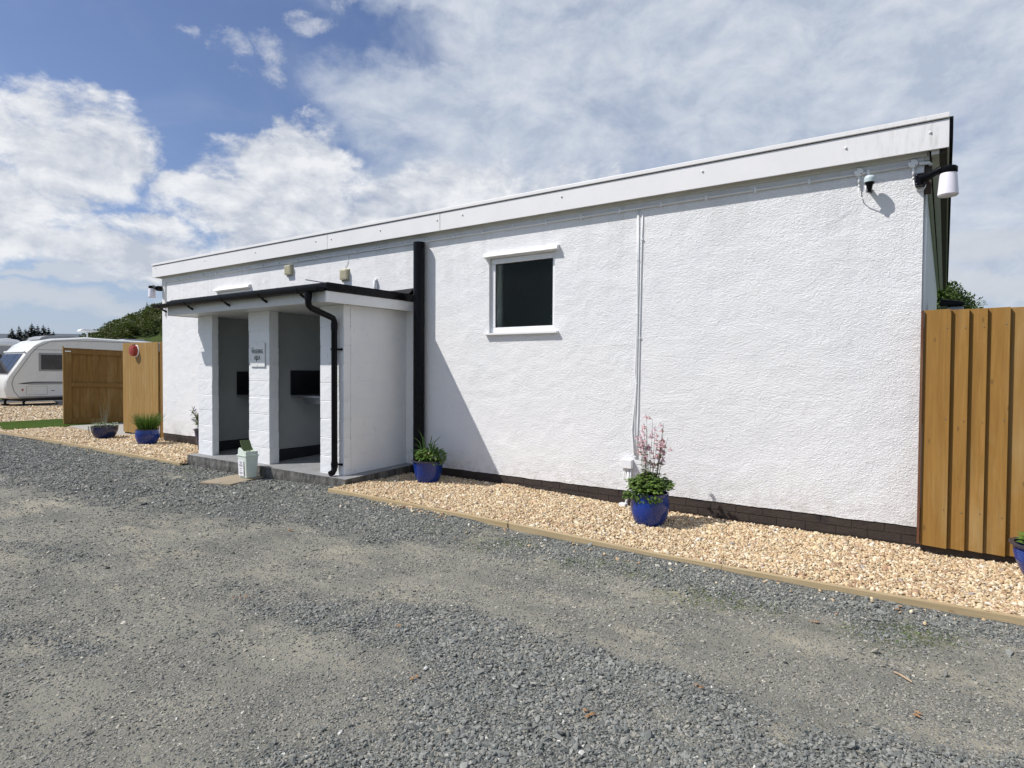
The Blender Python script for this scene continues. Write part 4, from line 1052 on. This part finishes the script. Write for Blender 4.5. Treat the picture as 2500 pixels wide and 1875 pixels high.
for zz, wd in ((.205, .06), (.190, .035), (.168, .08), (.155, .07), (.120, .055), (.095, .03), (.070, .09), (.055, .05)):
    x = -.012-wd/2
    while x < -.012+wd/2: 
        l = random.uniform(.004, .009); yy = -.0855-(.007*zz/.235)-.0012; ink.add([(x, yy, zz), (x+l, yy, zz), (x+l, yy, zz+.007), (x, yy, zz+.007)], [(0, 1, 2, 3)]); x += l+.003
tf(ink).build('print', M_INK, T)

# ------------------------------------------------------------------ potted plants
def pot(root, c, prof, m, rimr=None, ridges=False, soil=.03):
    P_ = [(r, z) for r, z in prof]; top = P_[-1]
    wall = .014; inner = [(top[0]-wall, top[1]), (top[0]-wall-.004, top[1]-soil)]
    mb = MB().lathe(P_+inner, c, 48, False); mb.lathe([(.001, P_[0][1]), (P_[0][0], P_[0][1])], c, 48, False)
    o = mb.build('pot', m, root, smooth=True); smooth_by_angle(o, 50)
    if rimr:
        smooth_by_angle(MB().lathe([(top[0]-.006, top[1]-.014), (top[0]+rimr, top[1]-.010), (top[0]+rimr+.002, top[1]), (top[0]-.002, top[1]+.006), (top[0]-wall-.003, top[1]), (top[0]-wall-.003, top[1]-.02)], c, 48, False).build('rim', M_RIM, root), 60)
    MB().lathe([(.002, top[1]-soil+.012), (top[0]-wall-.003, top[1]-soil)], c, 24, False).build('soil', M_SOIL, root)
def rv(s=1): return Vector((random.gauss(0, s), random.gauss(0, s), random.gauss(0, s)))

GRP = 'blue glazed pots along the building'
# tall pink aquilegia
c = Vector((-2.22, 5.42, -.004))
r = thing('potted_plant', 'cobalt blue pot of tall pink columbine flowers against the wall below the twin cables', 'potted plant', c, GRP)
pot(r, c, [(.115, 0), (.128, .006), (.150, .05), (.168, .11), (.177, .17), (.176, .22), (.168, .265), (.170, .285), (.175, .298)], M_POT, None)
lf = MB(); st = MB(); fl1 = MB(); fl2 = MB(); lf2 = MB()
for _ in range(230):
    a = random.uniform(0, 6.28); rr = .168*math.sqrt(random.random()); hz = .30+random.uniform(0, .17)*(1-rr/.26)+.03
    base = c+Vector((rr*math.cos(a)*1.15, rr*math.sin(a)*1.15, hz))
    st.tube([c+Vector((rr*.3*math.cos(a), rr*.3*math.sin(a), .28)), base], .0016, 4, False)
    for k in range(7):
        b2 = random.uniform(0, 6.28); d = Vector((math.cos(b2), math.sin(b2), random.uniform(-.3, .5)))
        (lf if random.random() < .6 else lf2).leaf(base+rv(.010), d, (0, 0, 1), random.uniform(.03, .05), random.uniform(.026, .042), .2, .35)
for _ in range(30):   # leaves hanging over the front
    base = c+Vector((random.uniform(-.16, .17), -.17+random.uniform(0, .05), .315-random.uniform(0, .07)))
    for k in range(4): (lf if k % 2 else lf2).leaf(base+rv(.012), (random.uniform(-1, 1), -.5, -.6), (0, 0, 1), .036, .03)
for s_i in range(22):
    a = random.uniform(0, 6.28); sx_, sy_ = math.cos(a)*.05, math.sin(a)*.05; H = random.uniform(.66, .97); lean = Vector((math.cos(a)*random.uniform(.01, .11)+.02, math.sin(a)*.06, 0))
    p0 = c+Vector((sx_, sy_, .28)); pts = [p0+lean*(t_**1.3)+Vector((0, 0, (H-.28)*t_)) + rv(.002) for t_ in (0, .25, .5, .75, 1)]
    st.tube(pts, [.0026, .0024, .002, .0017, .0012], 5, False)
    for t_ in (.35, .5, .62, .75, .85, 1.0):
        p = p0+lean*(t_**1.3)+Vector((0, 0, (H-.28)*t_))
        if random.random() < .85:
            br_ = p+Vector((random.uniform(-.05, .05), random.uniform(-.04, .04), random.uniform(.0, .04)))
            st.tube([p, br_], .0011, 4, False)
            if t_ < .7:
                for k in range(4): lf2.leaf(br_, (random.uniform(-1, 1), random.uniform(-1, 1), .2), (0, 0, 1), random.uniform(.018, .036), .016)
            if t_ >= .6 and random.random() < .9:
                tgt = fl1 if random.random() < .55 else fl2
                for k in range(5):
                    b2 = k*1.257+random.random()*.4
                    tgt.leaf(br_, (math.cos(b2), math.sin(b2), -.75), (0, 0, 1), random.uniform(.028, .042), .022, .2, .1)
                    (fl2 if k % 2 else fl1).leaf(br_, (math.cos(b2)*.5, math.sin(b2)*.5, 1), (1, 0, 0), .018, .007)
lf.build('foliage', M_LEAF, r); lf2.build('foliage', M_LEAFD, r); st.build('stem', M_STEM, r); fl1.build('flower', M_PINK, r); fl2.build('flower', M_PALEPINK, r)

# pot of primroses and blades by the rain pipe
c = Vector((-5.13, 5.58, .030))
r = thing('potted_plant', 'blue pot with leafy yellow-flowered plant and spiky blades in shade by the black rain pipe', 'potted plant', c, GRP)
pot(r, c, [(.105, 0), (.115, .006), (.138, .045), (.160, .11), (.172, .18), (.180, .25), (.188, .285)], M_POT, .012)
lf = MB(); bl_ = MB(); fl1 = MB(); lf2 = MB()
for _ in range(380):
    a = random.uniform(0, 6.28); rr = .165*math.sqrt(random.random()); hz = .29+.19*(1-(rr/.19)**2)*random.uniform(.3, 1)
    cc_ = c+Vector((.05+rr*math.cos(a), rr*math.sin(a)*.9, hz)); d = Vector((math.cos(a), math.sin(a), random.uniform(-.2, .9)))
    (lf if random.random() < .5 else lf2).leaf(cc_, d+rv(.3), (0, 0, 1), random.uniform(.04, .075), random.uniform(.022, .034), .2, .5)
for _ in range(60):
    cc_ = c+Vector((.16+random.uniform(-.05, .06), random.uniform(-.12, .06), .27+random.uniform(-.02, .08))); lf.leaf(cc_, (random.uniform(-.3, 1), random.uniform(-1, .3), random.uniform(-.7, .5)), (0, 0, 1), .045, .026)
for x, y, z in ((-.02, -.10, .385), (.05, -.11, .36), (.16, -.10, .365), (.19, -.09, .34), (-.05, -.12, .345), (.12, -.12, .39), (.20, -.05, .33)):
    fq = MB()
    for k in range(5): fq.leaf(c+Vector((x, y, z)), (math.cos(k*1.257), -.4, math.sin(k*1.257)), (0, -1, 0), .014, .012)
    fq.build('flower', M_YEL, r)
for (dx, dy, h, s) in ((-.20, -.05, .30, .5), (-.12, 0, .38, .7), (-.36, -.05, .08, .2), (-.06, .03, .30, 1), (.02, .02, .33, 1), (.07, 0, .26, 1), (.20, .02, .33, .9), (-.15, -.12, .12, .5), (-.24, .02, .20, .5), (.01, .05, .24, 1), (-.30, .05, .18, .4)):
    p0 = c+Vector((-.05 if dx < 0 else .03, 0, .27)); e = p0+Vector((dx, dy, h)); m_ = p0+Vector((dx*.35, dy*.4, h*.65+.03))
    bl_.blade([p0, (p0+m_)/2, m_, (m_+e)/2+Vector((0, 0, .012)), e], .017, (.8, .57, 0))
for _ in range(50):
    a = random.uniform(0, 6.28); l = random.uniform(.08, .18); p0 = c+Vector((-.05+random.uniform(-.05, .08), random.uniform(-.08, .06), .27)); d = Vector((math.cos(a), math.sin(a)*.7, 0))
    bl_.blade([p0, p0+d*l*.4+Vector((0, 0, l*.7)), p0+d*l+Vector((0, 0, l*.75))], .012)
lf.build('foliage', M_LEAF, r); lf2.build('foliage', M_BLADE, r); bl_.build('blade', M_BLADE, r)

# pot cut by the right edge of the photo
c = Vector((.60, 5.34, -.004))
r = thing('potted_plant', 'ridged blue pot with flared rim in front of the board fence at the right edge', 'potted plant', c, GRP)
pr = [(.095, 0), (.11, .01)]
for k in range(24):
    z = .03+k*.0095; t_ = k/23; rr = .118+.085*math.sin(t_*1.45)**.8
    pr += [(rr, z), (rr+.0035, z+.004)]
pr += [(.198, .262), (.214, .275), (.216, .288)]
pot(r, c, pr, M_POT, .010, soil=.05)
lf = MB()
for _ in range(160):
    a = random.uniform(0, 6.28); rr = .15*math.sqrt(random.random()); cc_ = c+Vector((rr*math.cos(a), rr*math.sin(a), .25+random.uniform(0, .20)*(1-rr/.2)+.02)); lf.leaf(cc_, (math.cos(a), math.sin(a), random.uniform(0, 1)), (0, 0, 1), random.uniform(.04, .08), .024)
lf.build('foliage', M_LEAF, r)

# dark pot with flowers behind the left pillar
c = Vector((-10.42, 5.715, .0))
r = thing('potted_plant', 'tall dark navy pot with purple flowers half hidden behind the left porch pillar', 'potted plant', c, GRP)
pot(r, c, [(.10, 0), (.105, .01), (.135, .15), (.165, .33), (.172, .36), (.178, .37)], M_POT_D, .008)
lf = MB(); st = MB(); fl1 = MB()
for _ in range(26):
    a = random.uniform(2.3, 4.2) if random.random() < .85 else random.uniform(0, 6.28); l = random.uniform(.2, .50); p0 = c+Vector((-.06, 0, .35)); d = Vector((math.cos(a)*.8, math.sin(a)*.3, random.uniform(.3, 1.3))).normalized(); e = p0+d*l
    st.tube([p0, p0+d*l*.5+Vector((0, 0, .02)), e], .004, 4, False)
    for k in range(7):
        q = p0+d*l*random.uniform(.2, 1); lf.leaf(q, d+rv(.6), (0, 0, 1), random.uniform(.06, .10), .024)
for p in ((-.22, -.05, .70), (-.33, -.04, .52), (-.31, 0, .50), (-.05, 0, .75), (.1, 0, .8)):
    fl1 = MB()
    for k in range(7): fl1.leaf(c+Vector(p), rv(1), (0, 0, 1), .036, .018)
    fl1.build('flower', M_PURP, r)
for p in ((-.22, -.05, .70), (-.33, -.04, .52)): st.tube([c+Vector((-.02, 0, .36)), c+Vector(p)*1.0], .004, 4, False)
lf.build('foliage', M_LEAFD, r); st.build('stem', M_STEM, r)

# chives
c = Vector((-12.07, 5.53, .0))
r = thing('potted_plant', 'rounded blue pot with a dense tuft of fine green grass by the pine panel', 'potted plant', c, GRP)
pot(r, c, [(.13, 0), (.14, .01), (.17, .06), (.195, .13), (.200, .20), (.192, .26), (.188, .285)], M_POT, .006)
bl_ = MB(); bl2 = MB()
for i in range(900):
    a = random.uniform(0, 6.28); rr = .14*math.sqrt(random.random()); l = random.uniform(.16, .40); p0 = c+Vector((rr*math.cos(a), rr*math.sin(a), .26))
    d = Vector((math.cos(a)*(.15+rr*2.5)+random.gauss(0, .12), math.sin(a)*(.15+rr*2.5)+random.gauss(0, .12), 1.4)).normalized()
    dr = Vector((math.cos(a), math.sin(a), -.8))*random.uniform(0, .07)
    (bl_ if i % 3 else bl2).blade([p0, p0+d*l*.5, p0+d*l+dr], .007)
bl_.build('foliage', M_BLADE, r); bl2.build('foliage', M_LEAFD, r)

# wide bowl
c = Vector((-13.70, 5.47, .0))
r = thing('potted_plant', 'wide shallow blue bowl with silvery trailing plant in front of the open gate', 'potted plant', c, GRP)
pot(r, c, [(.13, 0), (.145, .008), (.19, .07), (.22, .14), (.232, .20), (.235, .25)], M_POT_B, .004)
lf = MB(); lf2 = MB(); st = MB()
for _ in range(170):
    a = random.uniform(0, 6.28); rr = .22*math.sqrt(random.random()); cc_ = c+Vector((rr*math.cos(a), rr*math.sin(a), .24+random.uniform(0, .07)))
    (lf if random.random() < .5 else lf2).leaf(cc_, (math.cos(a), math.sin(a), random.uniform(0, 1)), (0, 0, 1), random.uniform(.03, .06), .022)
for (x0, x1, z1) in ((-.15, -.09, .06), (-.13, -.12, .12), (.10, .02, .17)):
    pts = [c+Vector((x0+(x1-x0)*t_, -.235+.01*t_, .26+(z1-.26)*t_)) for t_ in (0, .3, .6, 1)]; st.tube(pts, .005, 5, False)
    for p in pts[1:]:
        for k in range(3): lf.leaf(p, rv(1), (0, -1, 0), .03, .016)
for dx, h in ((-.28, .50), (-.22, .42), (-.08, .48), (-.02, .40), (.08, .46), (.13, .42), (.17, .36), (.22, .45), (.04, .33)):
    st.tube([c+Vector((dx*.3, 0, .25)), c+Vector((dx*.7, 0, .25+h*.6)), c+Vector((dx, .02, .25+h))], [.0026, .002, .0012], 4, False)
lf.build('foliage', M_SILV, r); lf2.build('foliage', M_LEAF, r); st.build('stem', M_SILV, r)

# ------------------------------------------------------------------ caravans
def touring():
    X = -27.6; X2 = -29.8
    T = thing('touring_caravan', 'white touring caravan with raked front window and black swoosh behind the timber gate', 'caravan', (-28.7, 10.8, 0))
    prof = [(8.00, .26), (7.86, .30), (7.80, .60), (7.80, .86), (7.90, 1.08), (8.22, 1.60), (8.47, 2.02), (8.66, 2.24), (8.95, 2.42), (9.3, 2.50), (9.8, 2.54), (10.4, 2.60), (11.2, 2.57), (12.4, 2.53), (14.0, 2.48), (14.25, 2.3), (14.3, .30)]
    # body with rounded long edges: loft with inset end profiles
    cy = 11.0; cz = 1.4
    def ring(x, k): return [(x, cy+(y-cy)*(1-k*.02), cz+(z-cz)*(1-k*.045)) for y, z in prof]
    n = len(prof); rings = [ring(X, 1), ring(X-.06, .25), ring(X-.14, 0), ring(X2+.14, 0), ring(X2+.06, .25), ring(X2, 1)]
    v = [p for r_ in rings for p in r_]; fcs = [(a*n+i, a*n+(i+1) % n, (a+1)*n+(i+1) % n, (a+1)*n+i) for a in range(5) for i in range(n)]+[tuple(range(n)), tuple(5*n+i for i in range(n-1, -1, -1))]
    b_ = MB().add(v, fcs).build('body', M_CARW, T, bevel=0)
    smooth_by_angle(b_, 28)
    # dark seam between the front shell and the side
    MB().tube([(X+.002, 8.22, .33), (X+.002, 8.08, .55), (X+.002, 8.02, .80), (X+.002, 8.07, 1.02), (X+.002, 8.36, 1.50), (X+.002, 8.62, 1.93), (X+.002, 8.82, 2.17), (X+.002, 9.2, 2.37), (X+.002, 9.9, 2.44), (X+.002, 12, 2.44)], .014, 5).build('trim_seam', M_CARG, T)
    # raked front window in three panes
    d = Vector((0, .57, .92)).normalized(); nr = Vector((0, -d.z, d.y))
    def fpane(x0, x1, s0, s1, m, nm, off, par):
        o = Vector((0, 7.90, 1.08)); v = []
        for x in (x0, x1):
            for s in (s0, s1):
                for q in (off-.02, off): p = o+d*s+nr*q; v.append((x, p.y, p.z))
        return MB().add(v, [(0, 1, 3, 2), (4, 6, 7, 5), (0, 4, 5, 1), (2, 3, 7, 6), (0, 2, 6, 4), (1, 5, 7, 3)]).build(nm, m, par, bevel=.006)
    w_ = fpane(-29.70, -27.72, .06, 1.0, M_CARG, 'front_window', .012, T)
    for a, b2 in ((-29.66, -29.2), (-29.17, -28.28), (-28.25, -27.76)): fpane(a, b2, .10, .96, M_CARGLASS, 'pane', .022, w_)
    fpane(-29.76, -27.66, 1.02, 1.08, M_CARW, 'window_hood', .05, T)
    # side window
    sw_ = MB().box(X-.02, X+.012, 8.84, 10.0, 1.27, 1.95).build('side_window', M_CARG, T, bevel=.01)
    MB().box(X+.012, X+.022, 8.91, 9.94, 1.33, 1.88).build('pane', M_CARGLASS, sw_, bevel=.005)
    MB().box(X+.001, X+.010, 8.70, 14.1, 2.06, 2.075).build('awning_rail', M_CARG, T)
    # swoosh, service flap, skirt line
    MB().prism([(8.18, .80), (8.34, .84), (8.7, .88), (9.3, .875), (9.9, .86), (9.9, .84), (9.3, .845), (8.7, .845), (8.42, .80)], 'x', X+.001, X+.006).build('side_stripe', M_GASKET, T)
    MB().prism([(8.42, .795), (8.7, .842), (9.9, .835), (9.9, .77), (8.6, .77)], 'x', X+.001, X+.005).build('side_stripe', M_CARG, T)
    fl_ = MB(); 
    for a in ((8.46, 9.09, .395, .405), (8.46, 9.09, .705, .715)): fl_.box(X+.001, X+.006, *a)
    fl_.box(X+.001, X+.006, 8.45, 8.46, .395, .715); fl_.box(X+.001, X+.006, 9.09, 9.10, .395, .715); fl_.build('locker_flap', M_CARG, T)
    MB().box(X+.001, X+.016, 8.22, 14.2, .305, .345).build('skirt_trim', M_CARG, T)
    MB().box(X+.001, X+.012, 8.31, 8.36, .55, .62).build('reflector', M_RED, T)
    MB().box(X+.001, X+.012, 9.22, 9.32, .53, .55).build('vent', M_GASKET, T)
    MB().box(-29.7, -27.7, 8.3, 14.1, .16, .30).build('chassis', M_CARB, T)
    for (x, y) in ((-29.1, 8.25), (-27.85, 8.45), (-29.1, 13.6), (-27.85, 13.6)):
        MB().tube([(x, y+.10, .30), (x+.02, y-.02, .12), (x, y, .0)], .045, 8).box(x-.10, x+.10, y-.10, y+.10, -.01, .03).build('corner_steady', M_CARB, T)
    for x in (-27.95, -29.5):
        wh = MB().lathe([(.12, -.09), (.30, -.09), (.32, -.05), (.32, .05), (.30, .09), (.12, .09)], (x, 10.9, .31), 24, True, 'x').build('wheel', M_CARB, T)
    MB().box(-27.5, -27.1, 9.25, 9.75, .12, .16).box(-27.45, -27.42, 9.3, 9.7, 0, .12).box(-27.18, -27.15, 9.3, 9.7, 0, .12).build('entrance_step', M_CARG, T)
    # roof fittings
    MB().prism([(8.95, 2.45), (9.05, 2.56), (9.25, 2.62), (10.0, 2.66), (10.3, 2.62), (10.3, 2.55)], 'x', -29.2, -27.95).build('rooflight', M_CARG, T, bevel=.02)
    MB().prism([(11.9, 2.53), (12.1, 2.62), (12.8, 2.62), (13.0, 2.53)], 'x', -28.9, -28.2).build('rooflight', M_CARG, T, bevel=.02)
    MB().tube([(-28.5, 10.78, 2.58), (-28.5, 10.78, 2.84)], .03, 8).build('aerial_mast', M_DOME, T)
    pr_ = [(10.47, 2.86), (10.50, 2.93), (10.60, 2.965), (10.75, 2.96), (11.05, 2.92), (11.14, 2.885), (11.05, 2.855), (10.7, 2.845)]
    smooth_by_angle(MB().prism(pr_, 'x', -28.68, -28.32).build('aerial_dome', M_DOME, T, bevel=.02), 60)
touring()
T = thing('touring_caravan', 'pale motorhome with white roof box seen behind the first caravan at the left edge', 'caravan', (-33.4, 7.2, 0))
MB().prism([(4.6, .3), (4.5, 2.2), (4.7, 2.38), (10.2, 2.38), (10.4, 2.25), (10.4, .3)], 'x', -34.6, -32.3).build('body', M_CARG, T, bevel=.06)
MB().box(-34.62, -32.28, 4.6, 10.3, 2.30, 2.40).build('roof', M_CARW, T, bevel=.03)
sw_ = MB().box(-32.31, -32.28, 7.9, 9.12, 1.5, 2.0).build('side_window', M_CARG, T, bevel=.01); MB().box(-32.28, -32.27, 7.96, 9.06, 1.55, 1.94).build('pane', M_CARGLASS, sw_)
smooth_by_angle(MB().prism([(8.95, 2.40), (8.97, 2.50), (9.10, 2.60), (9.40, 2.64), (9.75, 2.58), (9.92, 2.48), (9.95, 2.40)], 'x', -33.6, -32.7).build('roof_box', M_DOME, T, bevel=.05), 50)
for y in (5.6, 9.6): MB().lathe([(.12, -.09), (.31, -.09), (.33, 0), (.31, .09), (.12, .09)], (-32.5, y, .32), 20, True, 'x').build('wheel', M_CARB, T)

# ------------------------------------------------------------------ trees
def crown(m, cc_, rad, n, size, squash=.8, clumps=26):
    cl_ = []
    for _ in range(clumps):
        d = rv(1); d.normalize(); k = random.uniform(.45, .95); cl_.append((Vector((cc_[0]+d.x*rad*k, cc_[1]+d.y*rad*k, cc_[2]+d.z*rad*k*squash)), rad*random.uniform(.22, .42)))
    for i in range(n):
        p0, r0 = random.choice(cl_); d = rv(1); d.normalize(); p = p0+Vector((d.x, d.y, d.z*.8))*r0*random.uniform(.6, 1.05)
        m.leaf(p, d+rv(.5), (0, 0, 1), size*random.uniform(.7, 1.4), size*random.uniform(.45, .8), .2, .4)
    return cl_
t_ = thing('leafy_tree', 'leafy green tree showing above the fence beyond the right gable', 'tree', (-.35, 30, 0))
m = MB(); cls = crown(m, (-.35, 30, 3.45), 1.60, 24000, .13, 1.0, 80); m.build('crown', M_TREEL, t_)
tk = MB().tube([(-.35, 30, -.1), (-.3, 30, 1.5), (-.28, 30.05, 3.4)], [.16, .12, .05], 10)
for p, _ in cls[:14]: tk.tube([(-.3, 30, 1.6+random.random()), (Vector((-.3, 30, 2.6))+p)/2, p], [.05, .03, .01], 6)
tk.build('trunk', M_BARK, t_)
hg = MB()
for i in range(5200):
    x = random.uniform(.6, 9.0); hh = 3.35+.16*vnoise(x, 0, 1.1, 3)+.10*vnoise(x, 0, 4, 5); hg.leaf((x, 40+random.uniform(-.5, .5), hh*random.random()**.25), rv(1), (0, 0, 1), .16, .09)
tag(hg.build('hedge', M_TREEL), 'clipped green hedge whose tips just show over the board fence', 'hedge')
def conifer(x, y, h, wd, label, m=M_CONIF, seed=0):
    t_ = thing('conifer', label, 'tree', (x, y, 0), 'dark conifers beyond the caravans')
    MB().tube([(x, y, -.2), (x, y, h*.5), (x, y, h)], [wd*.07, wd*.05, .02], 6).build('trunk', M_BARK, t_)
    mb = MB(); n = 26
    for i in range(n):
        z = h*(.10+.88*i/n); rr = wd*(1-(i/n)**2.4)*random.uniform(.6, 1.1)+.15
        for k in range(20):
            a = random.uniform(0, 6.28); d = Vector((math.cos(a), math.sin(a), random.uniform(-.25, .15)))
            p = Vector((x, y, z+random.uniform(-.1, .1)*h*.1)); L_ = rr*random.uniform(.6, 1.1)
            mb.leaf(p, d, (0, 0, 1), L_, L_*.5+.1, .1, .5); mb.leaf(p+d*L_*.5, d+rv(.4), (0, 0, 1), L_*.5, L_*.35, .1, .6)
    mb.build('crown', m, t_)
dd = 200
nm_ = ['leftmost of the row', 'second from the left', 'third from the left', 'fourth from the left', 'fifth from the left', 'sixth from the left', 'seventh from the left', 'rightmost of the row']
for i, (a, h) in enumerate(zip((-73.75, -73.35, -73.0, -72.62, -72.28, -71.95, -71.65, -71.35), (9.6, 10.6, 9.8, 11.0, 10.7, 11.0, 10.1, 9.2))):
    a = R(a); d_ = dd+random.uniform(-4, 4); conifer(d_*math.sin(a), d_*math.cos(a), h+1.7, 2.9, 'tall dark conifer beyond the caravan roofs, '+nm_[i])
# woodland on the hill
wd_ = MB()
cam_o = Vector((0, 0, 0))
for _ in range(420):
    s = random.uniform(-49, -12); q = random.uniform(-52, 14)
    h = hill_h(s, q*.8)-3.5
    if h < -2: continue
    p = hd*(HD+q)+hs*s; rr = random.uniform(1.3, 2.7)
    for k in range(170):
        d = rv(1); d.normalize(); d.z = abs(d.z)*1.0-.2
        wd_.leaf(Vector((p.x, p.y, h+rr*.5))+Vector((d.x*rr, d.y*rr, d.z*rr*.95)), d+rv(.35), (0, 0, 1), random.uniform(.32, .62), random.uniform(.28, .5), .15, .2)
tag(wd_.build('woodland', M_WOODL), 'dense green wood covering the hillside beyond the caravan', None, kind='stuff')
for (a, dq, hh, wdt, lb_) in ((-65.35, -10, 5.6, 1.4, 'dark pointed conifer on the wooded ridge close to the white wall'), (-66.3, -10, 3.6, 1.1, 'shorter dark conifer lower down the wooded ridge'), (-65.0, -6, 5.0, 1.5, 'bushy dark conifer on the wooded ridge beside the pointed one')):
    a = R(a); D_ = HD+dq; px_, py_ = D_*math.sin(a), D_*math.cos(a); v_ = Vector((px_, py_, 0)); s = v_.dot(hs); q = v_.dot(hd)-HD
    h = hill_h(s, q*.8)-3.5
    t_ = thing('conifer', lb_, 'tree', (px_, py_, h), 'conifers on the wooded ridge')
    MB().tube([(px_, py_, h-1), (px_, py_, h+hh)], [.2, .03], 6).build('trunk', M_BARK, t_)
    mb = MB()
    for i in range(20):
        z = h+hh*(.1+.9*i/20); rr = wdt*(1-(i/20))+.15
        for k in range(12):
            b2 = random.uniform(0, 6.28); mb.leaf((px_, py_, z), (math.cos(b2), math.sin(b2), random.uniform(-.3, .1)), (0, 0, 1), rr*random.uniform(.7, 1.1), rr*.5, .1, .4)
    mb.build('crown', M_CONIF, t_)
